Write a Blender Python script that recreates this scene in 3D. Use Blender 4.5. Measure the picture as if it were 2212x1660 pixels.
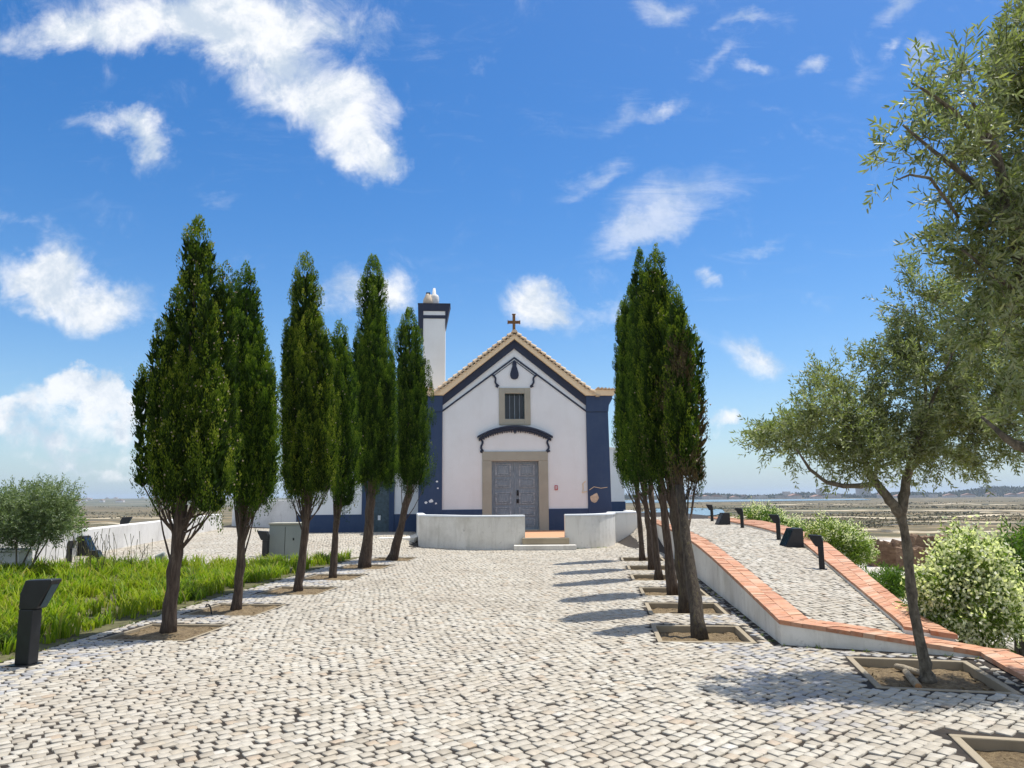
import bpy, math, random
import numpy as np
from mathutils import Vector, Matrix
from mathutils.geometry import delaunay_2d_cdt

for o in list(bpy.data.objects):
    bpy.data.objects.remove(o)
S = bpy.context.scene
COL = S.collection
R = math.radians
rng = np.random.default_rng(7)
random.seed(7)

# ------------------------------------------------------------------ camera
F, HZ, EYE, PHI = 1600.0, 1071.0, 1.65, R(.45)     # focal length and horizon in the photo's own pixels (2212 wide)
TH = math.atan((HZ - 830) / F)
_X = np.array([1., 0, 0]); _FW = np.array([0, math.cos(TH), math.sin(TH)]); _U = np.array([0, -math.sin(TH), math.cos(TH)])
CU = math.cos(PHI) * _U + math.sin(PHI) * _X
CR = math.cos(PHI) * _X - math.sin(PHI) * _U
CAM = np.array([0, 0, EYE])
cam_d = bpy.data.cameras.new('camera'); cam = bpy.data.objects.new('camera', cam_d); COL.objects.link(cam)
cam_d.sensor_width = 36; cam_d.lens = F / 2212 * 36; cam_d.clip_end = 12000; cam_d.clip_start = .05
m = Matrix.Identity(4)
for i in range(3):
    m[i][0], m[i][1], m[i][2], m[i][3] = CR[i], CU[i], -_FW[i], CAM[i]
cam.matrix_world = m
S.camera = cam

# ------------------------------------------------------------------ light, sky, exposure
SUN_EL, SUN_AZ = R(70.5), math.atan2(.83, .56)       # azimuth from +Y towards +X
S.view_settings.view_transform = 'Standard'; S.view_settings.look = 'None'
S.view_settings.exposure = 0.5; S.view_settings.gamma = 1
S.cycles.max_bounces = 6; S.cycles.transparent_max_bounces = 8
sd = bpy.data.lights.new('sun', 'SUN'); sd.energy = 4.0; sd.angle = R(.5); sd.color = (1, .955, .88)
sun = bpy.data.objects.new('sun', sd); COL.objects.link(sun)
sv = Vector((math.sin(SUN_AZ) * math.cos(SUN_EL), math.cos(SUN_AZ) * math.cos(SUN_EL), math.sin(SUN_EL)))
sun.rotation_euler = sv.to_track_quat('Z', 'Y').to_euler()

W = bpy.data.worlds.new('World'); S.world = W; W.use_nodes = True
nt = W.node_tree; nt.nodes.clear()
def wn(t, **k):
    n = nt.nodes.new(t)
    for a, b in k.items(): setattr(n, a, b)
    return n
def wmath(op, a, b=None, c=None, clamp=False):
    n = nt.nodes.new('ShaderNodeMath'); n.operation = op; n.use_clamp = clamp
    for i, v in enumerate((a, b, c)):
        if v is None: continue
        if isinstance(v, (int, float)): n.inputs[i].default_value = v
        else: nt.links.new(v, n.inputs[i])
    return n.outputs[0]
sky = wn('ShaderNodeTexSky', sky_type='NISHITA'); sky.sun_disc = False
sky.sun_elevation = SUN_EL; sky.sun_rotation = SUN_AZ
sky.air_density = 1.0; sky.dust_density = 0.6; sky.ozone_density = 3.0
hsv = wn('ShaderNodeHueSaturation'); hsv.inputs['Saturation'].default_value = 1.36; hsv.inputs['Value'].default_value = 1.03; hsv.inputs['Hue'].default_value = .504
nt.links.new(sky.outputs[0], hsv.inputs['Color'])
tc = wn('ShaderNodeTexCoord')
sep = wn('ShaderNodeSeparateXYZ'); nt.links.new(tc.outputs['Generated'], sep.inputs[0])
yy = wmath('MAXIMUM', sep.outputs[1], .02)
cx_ = wmath('DIVIDE', sep.outputs[0], yy); cz_ = wmath('DIVIDE', sep.outputs[2], yy)
com = wn('ShaderNodeCombineXYZ'); nt.links.new(cx_, com.inputs[0]); nt.links.new(cz_, com.inputs[1])
def wnoise(scale, detail, rough, vec, dist=0.0):
    n = wn('ShaderNodeTexNoise'); n.inputs['Scale'].default_value = scale; n.inputs['Detail'].default_value = detail
    n.inputs['Roughness'].default_value = rough; n.inputs['Distortion'].default_value = dist
    nt.links.new(vec, n.inputs['Vector']); return n
# ragged edges: the cloud coordinates are warped by noise
wz = wnoise(5.5, 6, .62, com.outputs[0])
vs = wn('ShaderNodeVectorMath', operation='SUBTRACT'); nt.links.new(wz.outputs['Color'], vs.inputs[0]); vs.inputs[1].default_value = (.5, .5, .5)
vm = wn('ShaderNodeVectorMath', operation='SCALE'); nt.links.new(vs.outputs[0], vm.inputs[0]); vm.inputs['Scale'].default_value = .16
va = wn('ShaderNodeVectorMath', operation='ADD'); nt.links.new(com.outputs[0], va.inputs[0]); nt.links.new(vm.outputs[0], va.inputs[1])
wv = va.outputs[0]
def dirxz(px, py):
    d = _FW + (px - 1106) / F * CR + (830 - py) / F * CU
    return d[0] / d[1], d[2] / d[1]
def blobs(lst):
    tot = None
    for (px, py, hx, hy, rot, w) in lst:
        x, z = dirxz(px, py)
        mp = wn('ShaderNodeMapping', vector_type='TEXTURE')
        mp.inputs['Location'].default_value = (x, z, 0)
        mp.inputs['Rotation'].default_value = (0, 0, -R(rot))
        k = 1.25 / 1600
        mp.inputs['Scale'].default_value = (hx * k, hy * k, 1)
        nt.links.new(wv, mp.inputs['Vector'])
        g = wn('ShaderNodeTexGradient', gradient_type='SPHERICAL'); nt.links.new(mp.outputs[0], g.inputs[0])
        v = wmath('MULTIPLY', g.outputs[1], w)
        tot = v if tot is None else wmath('ADD', tot, v)
    return tot
CUM = [(250, 55, 260, 75, 0, 1.1), (470, 50, 260, 85, 0, 1.2), (650, 50, 250, 95, 0, 1.1), (610, 130, 200, 90, 30, 1.0),
       (730, 220, 150, 100, 35, 1.1), (790, 310, 110, 80, 25, 1.2), (840, 345, 70, 45, 20, .8), (800, 190, 80, 60, 40, .6), (400, -60, 420, 100, 0, 1.2), (560, 190, 190, 60, 35, .45), (130, 70, 130, 60, 0, .7),
       (230, 288, 130, 42, 5, 1.0), (330, 310, 75, 55, 10, 1.0),
       (150, 625, 190, 75, 14, 1.2), (115, 565, 85, 85, 10, 1.3), (250, 665, 110, 60, 10, .9), (30, 600, 110, 70, 0, 1.0),
       (40, 475, 80, 30, 0, .6),
       (750, 650, 90, 75, 0, 1.2), (835, 645, 60, 75, 0, 1.1), 
       (1150, 650, 85, 55, 0, 1.2), (1215, 690, 85, 45, 15, 1.0), (1165, 625, 50, 40, 0, .7), (1320, 665, 45, 30, 0, .7),
       (1530, 592, 60, 30, 25, .95), (1640, 772, 85, 48, 15, 1.05),
       (1700, -150, 500, 90, 0, .8), (3000, 500, 500, 200, 0, .9), (-1500, 500, 600, 250, 0, 1.0)]
LOW = [(185, 805, 62, 34, 0, 1.5), (150, 835, 100, 30, 0, 1.0), (245, 850, 70, 36, 0, .9), (90, 875, 120, 30, 0, .8), (20, 925, 150, 34, 0, .8), (230, 905, 110, 36, 0, .7), (140, 960, 220, 26, 0, .62), (200, 1005, 330, 24, 0, .5), (-200, 900, 200, 100, 0, 1.0), (620, 900, 60, 50, 0, .6), (1575, 922, 40, 24, 0, .7), (1330, 960, 60, 60, 0, .6)]
WSP = [(1450, 425, 190, 75, -22, 1.0), (1370, 500, 150, 45, -25, .9), (1280, 375, 120, 30, -22, .7), (1340, 240, 90, 34, -25, .6),
       (1450, 215, 80, 18, -25, .8), (1560, 125, 60, 26, -30, .7), (1612, 145, 42, 24, -25, .9), (1725, 128, 45, 26, -30, .9),
       (1440, 12, 95, 40, -12, 1.0), (1620, 35, 85, 20, -18, .8), (1660, 240, 60, 18, -5, .5), (1640, 515, 80, 16, -10, .6),
       (1985, 130, 60, 30, -20, .9), (1915, 92, 40, 20, -15, .7), (1950, 12, 90, 36, -10, .9), (1860, 150, 90, 30, -45, .4),
       (520, 250, 160, 40, 10, .35), (470, 410, 70, 18, 20, .35), (900, 90, 80, 40, 30, .4)]
n1 = wnoise(11, 11, .66, com.outputs[0], .5)
st = wn('ShaderNodeMapping'); st.inputs['Rotation'].default_value = (0, 0, -R(25)); st.inputs['Scale'].default_value = (.5, 1.9, 1)
nt.links.new(com.outputs[0], st.inputs['Vector'])
n2 = wnoise(14, 10, .7, st.outputs[0], .8)
def smooth(v, a, b):
    n = wn('ShaderNodeMapRange', interpolation_type='SMOOTHSTEP'); nt.links.new(v, n.inputs['Value'])
    n.inputs['From Min'].default_value = a; n.inputs['From Max'].default_value = b
    return n.outputs[0]
cum = wmath('ADD', blobs(CUM), wmath('MULTIPLY', wmath('SUBTRACT', n1.outputs[0], .5), 2.1))
dc = smooth(cum, .12, 1.45)
n4 = wnoise(24, 8, .6, com.outputs[0], .2)
lob = blobs(LOW)
lowc = wmath('ADD', lob, wmath('MULTIPLY', wmath('MULTIPLY', wmath('SUBTRACT', n4.outputs[0], .5), 1.6), wmath('MULTIPLY', lob, 4.0, clamp=True)))
dc = wmath('MAXIMUM', dc, wmath('MULTIPLY', smooth(lowc, .10, .85), .93))
wsp = wmath('ADD', blobs(WSP), wmath('MULTIPLY', wmath('SUBTRACT', n2.outputs[0], .5), 1.5))
dw = wmath('MULTIPLY', smooth(wsp, .05, 1.25), .6)
dens = wmath('MAXIMUM', dc, dw)
front = smooth(sep.outputs[1], .03, .12)
dens = wmath('MULTIPLY', wmath('MULTIPLY', dens, front), .97)
# unseen bright cloud added behind and above the camera to lift shaded walls
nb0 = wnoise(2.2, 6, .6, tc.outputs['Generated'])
rear_fill = wmath('MULTIPLY', smooth(nb0.outputs[0], .40, .60), wmath('SUBTRACT', 1.0, smooth(sep.outputs[1], .30, .55)))
dens = wmath('MAXIMUM', dens, wmath('MULTIPLY', rear_fill, .9))
# whiter air low over the horizon
hz = wmath('POWER', wmath('SUBTRACT', 1.0, wmath('MAXIMUM', sep.outputs[2], 0.0), clamp=True), 9.0)
hmix = wn('ShaderNodeMixRGB'); nt.links.new(wmath('MULTIPLY', hz, .72), hmix.inputs[0])
nt.links.new(hsv.outputs[0], hmix.inputs[1]); hmix.inputs[2].default_value = (2.75, 4.05, 5.6, 1)
# thick parts white, undersides greyer
n3 = wnoise(12, 7, .62, wv)
shade = smooth(wmath('ADD', n3.outputs[0], wmath('MULTIPLY', wmath('SUBTRACT', n1.outputs[0], .5), .6)), .34, .62)
ccol = wn('ShaderNodeMixRGB'); nt.links.new(shade, ccol.inputs[0])
ccol.inputs[1].default_value = (4.3, 4.95, 5.75, 1); ccol.inputs[2].default_value = (6.9, 7.0, 7.15, 1)
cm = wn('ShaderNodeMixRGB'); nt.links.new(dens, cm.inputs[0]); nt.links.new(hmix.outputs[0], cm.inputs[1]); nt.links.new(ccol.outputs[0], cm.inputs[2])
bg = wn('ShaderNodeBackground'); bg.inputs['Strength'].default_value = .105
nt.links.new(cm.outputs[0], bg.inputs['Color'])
wo = wn('ShaderNodeOutputWorld'); nt.links.new(bg.outputs[0], wo.inputs[0])

# ------------------------------------------------------------------ helpers
def ray(px, py): return _FW + (px - 1106) / F * CR + (830 - py) / F * CU
def at_z(px, py, z):
    d = ray(px, py); return CAM + d * ((z - EYE) / d[2])
def at_y(px, py, y):
    d = ray(px, py); return CAM + d * (y / d[1])
def at_surf(px, py, fn, tmax=60):
    d = ray(px, py); t = 2.0
    while t < tmax:
        p = CAM + d * t
        if p[2] <= fn(p[0], p[1]): return p
        t += .02
    return CAM + d * tmax

def sm(t):
    t = np.clip(t, 0, 1); return t * t * (3 - 2 * t)

def tag(o, label=None, cat=None, group=None, kind=None):
    if label: o['label'] = label
    if cat: o['category'] = cat
    if group: o['group'] = group
    if kind: o['kind'] = kind
    return o
def empty(name, loc, rz=0, **k):
    o = bpy.data.objects.new(name, None); COL.objects.link(o)
    o.empty_display_size = .2
    o.location = [float(v) for v in loc]; o.rotation_euler = (0, 0, rz)
    return tag(o, **k)
def link(name, me, mats, parent=None, **k):
    for mt in (mats if isinstance(mats, (list, tuple)) else [mats]): me.materials.append(mt)
    o = bpy.data.objects.new(name, me); COL.objects.link(o)
    if parent: o.parent = parent
    return tag(o, **k)

def np_mesh(name, V, Q, mi=None, smooth_=False, tint=None):
    """V (n,3); Q list of (m,k) int arrays with any k"""
    me = bpy.data.meshes.new(name)
    if not isinstance(Q, list): Q = [Q]
    Q = [q for q in Q if len(q)]
    me.vertices.add(len(V)); me.vertices.foreach_set('co', np.ascontiguousarray(V, dtype=np.float32).ravel())
    loops = np.concatenate([q.ravel() for q in Q]).astype(np.int32)
    starts = []; c = 0
    for q in Q:
        starts.append(c + np.arange(len(q)) * q.shape[1]); c += q.size
    starts = np.concatenate(starts).astype(np.int32)
    me.loops.add(len(loops)); me.loops.foreach_set('vertex_index', loops)
    me.polygons.add(len(starts)); me.polygons.foreach_set('loop_start', starts)
    if mi is not None: me.polygons.foreach_set('material_index', np.ascontiguousarray(mi, dtype=np.int32))
    if smooth_: me.polygons.foreach_set('use_smooth', np.ones(len(starts), dtype=bool))
    if tint is not None: me.attributes.new('tint', 'FLOAT', 'FACE').data.foreach_set('value', np.ascontiguousarray(tint, dtype=np.float32))
    me.update(calc_edges=True); me.validate()
    return me

class MB:
    def __init__(s): s.v = []; s.f = []; s.mi = []
    def add(s, vs, fs, mi=0):
        b = len(s.v); s.v += [tuple(float(c) for c in v) for v in vs]
        s.f += [tuple(i + b for i in f) for f in fs]; s.mi += [mi] * len(fs)
    def box(s, x0, x1, y0, y1, z0, z1, mi=0):
        s.add([(x0, y0, z0), (x1, y0, z0), (x1, y1, z0), (x0, y1, z0), (x0, y0, z1), (x1, y0, z1), (x1, y1, z1), (x0, y1, z1)],
              [(3, 2, 1, 0), (4, 5, 6, 7), (0, 1, 5, 4), (1, 2, 6, 5), (2, 3, 7, 6), (3, 0, 4, 7)], mi)
    def hexa(s, p, mi=0):           # 8 points, bottom ring then top ring
        s.add(p, [(3, 2, 1, 0), (4, 5, 6, 7), (0, 1, 5, 4), (1, 2, 6, 5), (2, 3, 7, 6), (3, 0, 4, 7)], mi)
    def prism(s, poly, y0, y1, mi=0):  # polygon in (x,z), extruded along y
        n = len(poly)
        a = sum(poly[i][0] * poly[(i + 1) % n][1] - poly[(i + 1) % n][0] * poly[i][1] for i in range(n))
        if a < 0: poly = poly[::-1]
        s.add([(x, y0, z) for x, z in poly] + [(x, y1, z) for x, z in poly],
              [tuple(range(n)), tuple(range(2 * n - 1, n - 1, -1))] + [(i + n, (i + 1) % n + n, (i + 1) % n, i) for i in range(n)], mi)
    def tube(s, pts, rad, n=8, mi=0, cap=True, wob=0):
        pts = [Vector(p) for p in pts]; rings = []
        up = Vector((.13, .31, .94))
        for i, p in enumerate(pts):
            d = (pts[min(i + 1, len(pts) - 1)] - pts[max(i - 1, 0)]).normalized()
            a = d.cross(Vector((1, .2, .1)) if abs(d.z) > .7 else up).normalized(); b = d.cross(a)
            r = rad[i] if hasattr(rad, '__len__') else rad
            rings.append([p + (a * math.cos(2 * math.pi * k / n) + b * math.sin(2 * math.pi * k / n)) * r * (1 + wob * (random.random() - .5)) for k in range(n)])
        vs = [v for rg in rings for v in rg]; fs = []
        for i in range(len(pts) - 1):
            for k in range(n):
                fs.append((i * n + k, i * n + (k + 1) % n, (i + 1) * n + (k + 1) % n, (i + 1) * n + k))
        if cap: fs += [tuple(range(n - 1, -1, -1)), tuple((len(pts) - 1) * n + k for k in range(n))]
        s.add(vs, fs, mi)
    def lathe(s, prof, c=(0, 0, 0), n=14, mi=0):
        vs = [(c[0] + r * math.cos(2 * math.pi * k / n), c[1] + r * math.sin(2 * math.pi * k / n), c[2] + z) for r, z in prof for k in range(n)]
        fs = [(i * n + k, i * n + (k + 1) % n, (i + 1) * n + (k + 1) % n, (i + 1) * n + k) for i in range(len(prof) - 1) for k in range(n)]
        fs += [tuple(range(n - 1, -1, -1)), tuple((len(prof) - 1) * n + k for k in range(n))]
        s.add(vs, fs, mi)
    def build(s, name, mats, parent=None, bevel=0, smooth_=False, **k):
        me = bpy.data.meshes.new(name); me.from_pydata(s.v, [], s.f)
        me.polygons.foreach_set('material_index', s.mi)
        if smooth_: me.polygons.foreach_set('use_smooth', [True] * len(s.f))
        me.update()
        o = link(name, me, mats, parent, **k)
        if bevel:
            b = o.modifiers.new('bevel', 'BEVEL'); b.width = bevel; b.segments = 2; b.limit_method = 'ANGLE'; b.angle_limit = R(40)
        return o

# ------------------------------------------------------------------ materials
def mat(name):
    m_ = bpy.data.materials.new(name); m_.use_nodes = True
    t = m_.node_tree; p = t.nodes['Principled BSDF']
    return m_, t, p
def N(t, typ, **k):
    n = t.nodes.new(typ)
    for a, b in k.items():
        if a.startswith('i_'): n.inputs[a[2:].replace('_', ' ')].default_value = b
        else: setattr(n, a, b)
    return n
def ramp(t, fac, stops, interp='LINEAR'):
    r = t.nodes.new('ShaderNodeValToRGB'); r.color_ramp.interpolation = interp
    while len(r.color_ramp.elements) < len(stops): r.color_ramp.elements.new(.5)
    for e, (p, c) in zip(r.color_ramp.elements, stops): e.position = p; e.color = (*c, 1)
    t.links.new(fac, r.inputs[0]); return r.outputs[0]
def noise(t, scale, detail=5, rough=.6, vec=None, sc=None, dist=0):
    n = N(t, 'ShaderNodeTexNoise', i_Scale=scale, i_Detail=detail, i_Roughness=rough, i_Distortion=dist)
    if vec is None:
        g = N(t, 'ShaderNodeNewGeometry'); vec = g.outputs['Position']
    if sc is not None:
        mp = N(t, 'ShaderNodeMapping'); mp.inputs['Scale'].default_value = sc; t.links.new(vec, mp.inputs[0]); vec = mp.outputs[0]
    t.links.new(vec, n.inputs['Vector']); return n.outputs[0]
def mix(t, fac, a, b, mode='MIX'):
    n = t.nodes.new('ShaderNodeMixRGB'); n.blend_type = mode
    for i, v in ((0, fac), (1, a), (2, b)):
        if isinstance(v, (int, float)): n.inputs[i].default_value = v
        elif isinstance(v, tuple): n.inputs[i].default_value = (*v, 1)
        else: t.links.new(v, n.inputs[i])
    return n.outputs[0]
def bump(t, p, h, strength=.3, dist=.02):
    b = N(t, 'ShaderNodeBump'); b.inputs['Strength'].default_value = strength; b.inputs['Distance'].default_value = dist
    t.links.new(h, b.inputs['Height']); t.links.new(b.outputs[0], p.inputs['Normal'])
def plain(name, c, rough=.6, metal=0, var=.25, scale=6, bmp=.0):
    m_, t, p = mat(name)
    n = noise(t, scale, 6)
    lo = tuple(v * (1 - var) for v in c); hi = tuple(min(1, v * (1 + var)) for v in c)
    t.links.new(ramp(t, n, [(.3, lo), (.7, hi)]), p.inputs['Base Color'])
    p.inputs['Roughness'].default_value = rough; p.inputs['Metallic'].default_value = metal
    if bmp: bump(t, p, noise(t, scale * 6, 6), bmp, .01)
    return m_
def plaster(name, c, stain=(.45, .42, .36), amount=.5, dirt=(.12, .11, .10), dirtamt=.0):
    m_, t, p = mat(name)
    n = noise(t, 1.1, 7, .65); s = noise(t, 2.2, 6, .7, sc=(2.2, 2.2, .35))
    col = mix(t, ramp(t, n, [(.45, (0, 0, 0)), (.8, (amount,) * 3)]), c, stain)
    col = mix(t, ramp(t, s, [(.52, (0, 0, 0)), (.78, (amount * .8,) * 3)]), col, stain)
    if dirtamt:
        d = noise(t, 6, 8, .75)
        col = mix(t, ramp(t, d, [(.6, (0, 0, 0)), (.72, (dirtamt,) * 3)]), col, dirt)
    t.links.new(col, p.inputs['Base Color']); p.inputs['Roughness'].default_value = .85
    bump(t, p, noise(t, 28, 6), .25, .01)
    return m_
M = {}
M['white'] = plaster('white_plaster', (.757, .795, .812), (.60, .61, .60), .36)
M['parapet'] = plaster('weathered_white_plaster', (.76, .735, .67), (.46, .43, .36), .9, (.16, .15, .13), .6)
M['wall'] = plaster('old_whitewash', (.76, .75, .73), (.42, .41, .38), .7, (.22, .21, .2), .55)
M['blue'] = plaster('blue_paint', (.028, .056, .125), (.055, .09, .16), .6, (.15, .18, .23), .25)
M['bluedark'] = plaster('dark_blue_moulding', (.022, .032, .062), (.04, .052, .085), .5)
M['cream'] = plaster('cream_cornice', (.80, .64, .42), (.66, .48, .30), .5)
M['stone'] = plaster('limestone_frame', (.375, .365, .30), (.26, .25, .20), .6)
M['kerb'] = plaster('pit_kerb_stone', (.33, .275, .19), (.22, .185, .125), .8)
M['black'] = plain('black_powder_coat', (.014, .016, .019), .42, .2, .3, 9)
M['iron'] = plain('dark_iron', (.02, .022, .026), .5, .6)
M['potcream'] = plaster('cream_pot', (.62, .52, .40), (.42, .33, .24), .6)
M['greybox'] = plaster('grey_green_concrete', (.30, .33, .31), (.22, .25, .24), .5)
M['rust'] = plain('rusty_iron', (.20, .105, .045), .8, .3, .4, 12)
M['red'] = plain('red_enamel', (.45, .03, .05), .5)
M['sand'] = plain('bare_plaster_patch', (.55, .45, .33), .9, 0, .25, 10)
M['glass'], t, p = mat('dark_window_glass')
p.inputs['Base Color'].default_value = (.012, .022, .032, 1); p.inputs['Roughness'].default_value = .08
M['bar'] = plain('window_bar_paint', (.16, .20, .24), .6)
M['curtain'] = plain('curtain', (.05, .085, .10), .8)
M['wood'], t, p = mat('weathered_grey_blue_wood')
s1 = noise(t, 6, 8, .7, sc=(9, 9, .8)); s2 = noise(t, 3, 5)
c1 = ramp(t, s1, [(.3, (.12, .165, .205)), (.52, (.22, .275, .325)), (.75, (.42, .46, .49))])
t.links.new(mix(t, ramp(t, s2, [(.4, (0, 0, 0)), (.7, (.5, .5, .5))]), c1, (.19, .25, .305)), p.inputs['Base Color']); p.inputs['Roughness'].default_value = .75
bump(t, p, s1, .4, .008)
M['woodlit'] = plain('lit_edge_wood', (.30, .345, .385), .8, 0, .5, 14)  # paler tone painted on the mouldings in place of light catching the relief
M['wingdoor'] = plain('blue_green_door_paint', (.045, .08, .10), .6, 0, .4, 8)

def island(t):
    g = N(t, 'ShaderNodeNewGeometry'); return g.outputs['Random Per Island']
def stonemat(name, stops, bmp=.25):
    m_, t, p = mat(name)
    c = ramp(t, island(t), stops)
    n = noise(t, 38, 6, .65); big = noise(t, .55, 4)
    c = mix(t, ramp(t, n, [(.35, (0, 0, 0)), (.75, (.6, .6, .6))]), c, (.30, .265, .215))
    c = mix(t, ramp(t, big, [(.40, (0, 0, 0)), (.66, (.5, .5, .5))]), c, (.36, .305, .23))
    c = mix(t, ramp(t, noise(t, 2.6, 6, .7), [(.56, (0, 0, 0)), (.72, (.5, .5, .5))]), c, (.30, .26, .19))
    t.links.new(c, p.inputs['Base Color']); p.inputs['Roughness'].default_value = .62
    bump(t, p, noise(t, 60, 6), bmp, .006)
    return m_
M['cobble'] = stonemat('limestone_cobble', [(0, (.34, .295, .225)), (.12, (.43, .39, .31)), (.4, (.51, .47, .39)), (.7, (.57, .535, .45)), (.93, (.48, .42, .32)), (.97, (.44, .33, .22)), (1, (.64, .615, .55))])
M['cobblegrey'] = stonemat('grey_granite_cobble', [(0, (.24, .25, .27)), (.5, (.34, .35, .37)), (1, (.46, .46, .46))])
M['joint'] = plain('dark_joint_soil', (.026, .019, .013), .95, 0, .6, 8)
M['brick'], t, p = mat('terracotta_brick')
c = ramp(t, island(t), [(0, (.33, .125, .06)), (.2, (.46, .20, .10)), (.5, (.54, .27, .15)), (.75, (.43, .165, .085)), (.9, (.58, .34, .21)), (1, (.48, .33, .24))])
c = mix(t, ramp(t, noise(t, 9, 7, .7), [(.4, (0, 0, 0)), (.72, (.7, .7, .7))]), c, (.50, .36, .26))
t.links.new(c, p.inputs['Base Color']); p.inputs['Roughness'].default_value = .85; bump(t, p, noise(t, 50, 5), .3, .006)
M['mortar'] = plain('brick_mortar', (.34, .24, .17), .9)
M['tile'], t, p = mat('clay_roof_tile')
c = ramp(t, noise(t, 5, 7, .7), [(.3, (.40, .24, .13)), (.45, (.58, .42, .26)), (.62, (.68, .57, .42)), (.8, (.26, .21, .15))])
t.links.new(c, p.inputs['Base Color']); p.inputs['Roughness'].default_value = .85
M['floor'], t, p = mat('terrace_tiles')
g = N(t, 'ShaderNodeNewGeometry'); bt = N(t, 'ShaderNodeTexBrick'); t.links.new(g.outputs['Position'], bt.inputs['Vector'])
bt.inputs['Scale'].default_value = 3.3; bt.inputs['Color1'].default_value = (.56, .25, .12, 1); bt.inputs['Color2'].default_value = (.64, .33, .17, 1); bt.inputs['Mortar'].default_value = (.40, .27, .18, 1)
t.links.new(bt.outputs[0], p.inputs['Base Color']); p.inputs['Roughness'].default_value = .8
M['soil'], t, p = mat('dry_soil')
c = ramp(t, noise(t, 22, 8, .75), [(.3, (.06, .042, .022)), (.45, (.15, .105, .055)), (.6, (.25, .185, .10)), (.7, (.30, .235, .13)), (.8, (.12, .11, .04))])
t.links.new(c, p.inputs['Base Color']); p.inputs['Roughness'].default_value = 1; bump(t, p, noise(t, 40, 8, .8), .8, .03)
M['litter'] = plain('dry_leaf_litter', (.17, .125, .06), .9, 0, .6, 30)
M['bedsoil'] = plain('planted_soil', (.10, .095, .04), 1, 0, .5, 7)

def bark(name, stops, sc=(7, 7, 1.1)):
    m_, t, p = mat(name)
    n = noise(t, 5, 8, .72, sc=sc, dist=.4)
    t.links.new(ramp(t, n, stops), p.inputs['Base Color']); p.inputs['Roughness'].default_value = .95
    bump(t, p, n, .9, .03)
    return m_
M['cybark'] = bark('cypress_bark', [(.32, (.030, .019, .013)), (.5, (.088, .060, .042)), (.62, (.135, .10, .07)), (.75, (.21, .165, .12))])
M['mossbark'] = bark('lichened_cypress_bark', [(.30, (.026, .020, .014)), (.48, (.070, .053, .038)), (.58, (.11, .088, .06)), (.66, (.13, .105, .02)), (.8, (.22, .20, .16))])
M['olbark'] = bark('olive_bark', [(.3, (.04, .033, .025)), (.48, (.125, .105, .075)), (.62, (.21, .18, .13)), (.8, (.31, .28, .22))], (4, 4, 2))

def leafmat(name, stops, back=None, trans=.25, rough=.5, clump=None, spec=.25, tint=False):
    m_, t, p = mat(name)
    c = ramp(t, N(t, 'ShaderNodeAttribute', attribute_name='tint').outputs['Fac'] if tint else island(t), stops)
    if clump:
        c = mix(t, ramp(t, noise(t, clump[0], 3, .5), [(.42, (0, 0, 0)), (.66, (.75, .75, .75))]), c, clump[1])
    if name == 'strap_leaves': c = mix(t, ramp(t, noise(t, 1.7, 3, .5), [(.56, (0, 0, 0)), (.66, (.75, .75, .75))]), c, (.04, .10, .02))
    if back:
        g = N(t, 'ShaderNodeNewGeometry'); c = mix(t, g.outputs['Backfacing'], c, back)
    t.links.new(c, p.inputs['Base Color']); p.inputs['Roughness'].default_value = rough
    p.inputs['Specular IOR Level'].default_value = spec
    tr = N(t, 'ShaderNodeBsdfTranslucent'); t.links.new(mix(t, 1, c, (1.0, 1.15, .5), 'MULTIPLY'), tr.inputs[0])
    mx = N(t, 'ShaderNodeMixShader'); mx.inputs[0].default_value = trans
    out = t.nodes['Material Output']
    t.links.new(p.outputs[0], mx.inputs[1]); t.links.new(tr.outputs[0], mx.inputs[2]); t.links.new(mx.outputs[0], out.inputs[0])
    return m_
M['cypress'] = leafmat('cypress_foliage', [(0, (.014, .030, .005)), (.26, (.046, .086, .010)), (.5, (.118, .180, .016)), (.75, (.21, .27, .024)), (1, (.34, .36, .05))], None, .32, .7, None, .12, True)
M['cypressdark'] = leafmat('dense_cypress_foliage', [(0, (.014, .032, .006)), (.26, (.045, .092, .010)), (.5, (.108, .185, .017)), (.75, (.19, .275, .024)), (1, (.29, .34, .04))], None, .32, .7, None, .12, True)
M['cydead'] = leafmat('browned_cypress_foliage', [(0, (.05, .035, .018)), (.5, (.10, .075, .035)), (1, (.16, .13, .06))], None, .15, .8)
M['cone'] = plain('cypress_cones', (.33, .27, .17), .8, 0, .3, 30)
M['olive'] = leafmat('olive_leaves', [(0, (.09, .118, .036)), (.45, (.18, .222, .072)), (.8, (.285, .325, .115)), (1, (.42, .44, .20))], (.31, .335, .20), .38, .45, (3, (.215, .225, .06)), .4)
M['olivepale'] = leafmat('silver_olive_leaves', [(0, (.10, .155, .055)), (.5, (.19, .255, .10)), (1, (.34, .40, .20))], (.22, .27, .15), .28, .5)
M['oleander'] = leafmat('oleander_leaves', [(0, (.065, .12, .018)), (.5, (.14, .22, .03)), (1, (.26, .33, .05))], None, .38, .45, (2.0, (.17, .25, .035)))
M['bush'] = leafmat('bush_leaves', [(0, (.045, .10, .014)), (.5, (.10, .19, .024)), (1, (.19, .28, .045))], None, .38, .5)
M['petal'] = leafmat('cream_petals', [(0, (.70, .68, .46)), (.5, (.84, .82, .64)), (1, (.88, .87, .78))], None, .5, .6)
M['blade'] = leafmat('strap_leaves', [(0, (.085, .175, .014)), (.35, (.19, .31, .02)), (.7, (.31, .41, .025)), (.88, (.34, .39, .04)), (.94, (.44, .37, .12)), (1, (.40, .30, .13))], None, .45, .5, (1.3, (.32, .36, .025)), .15)

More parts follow.
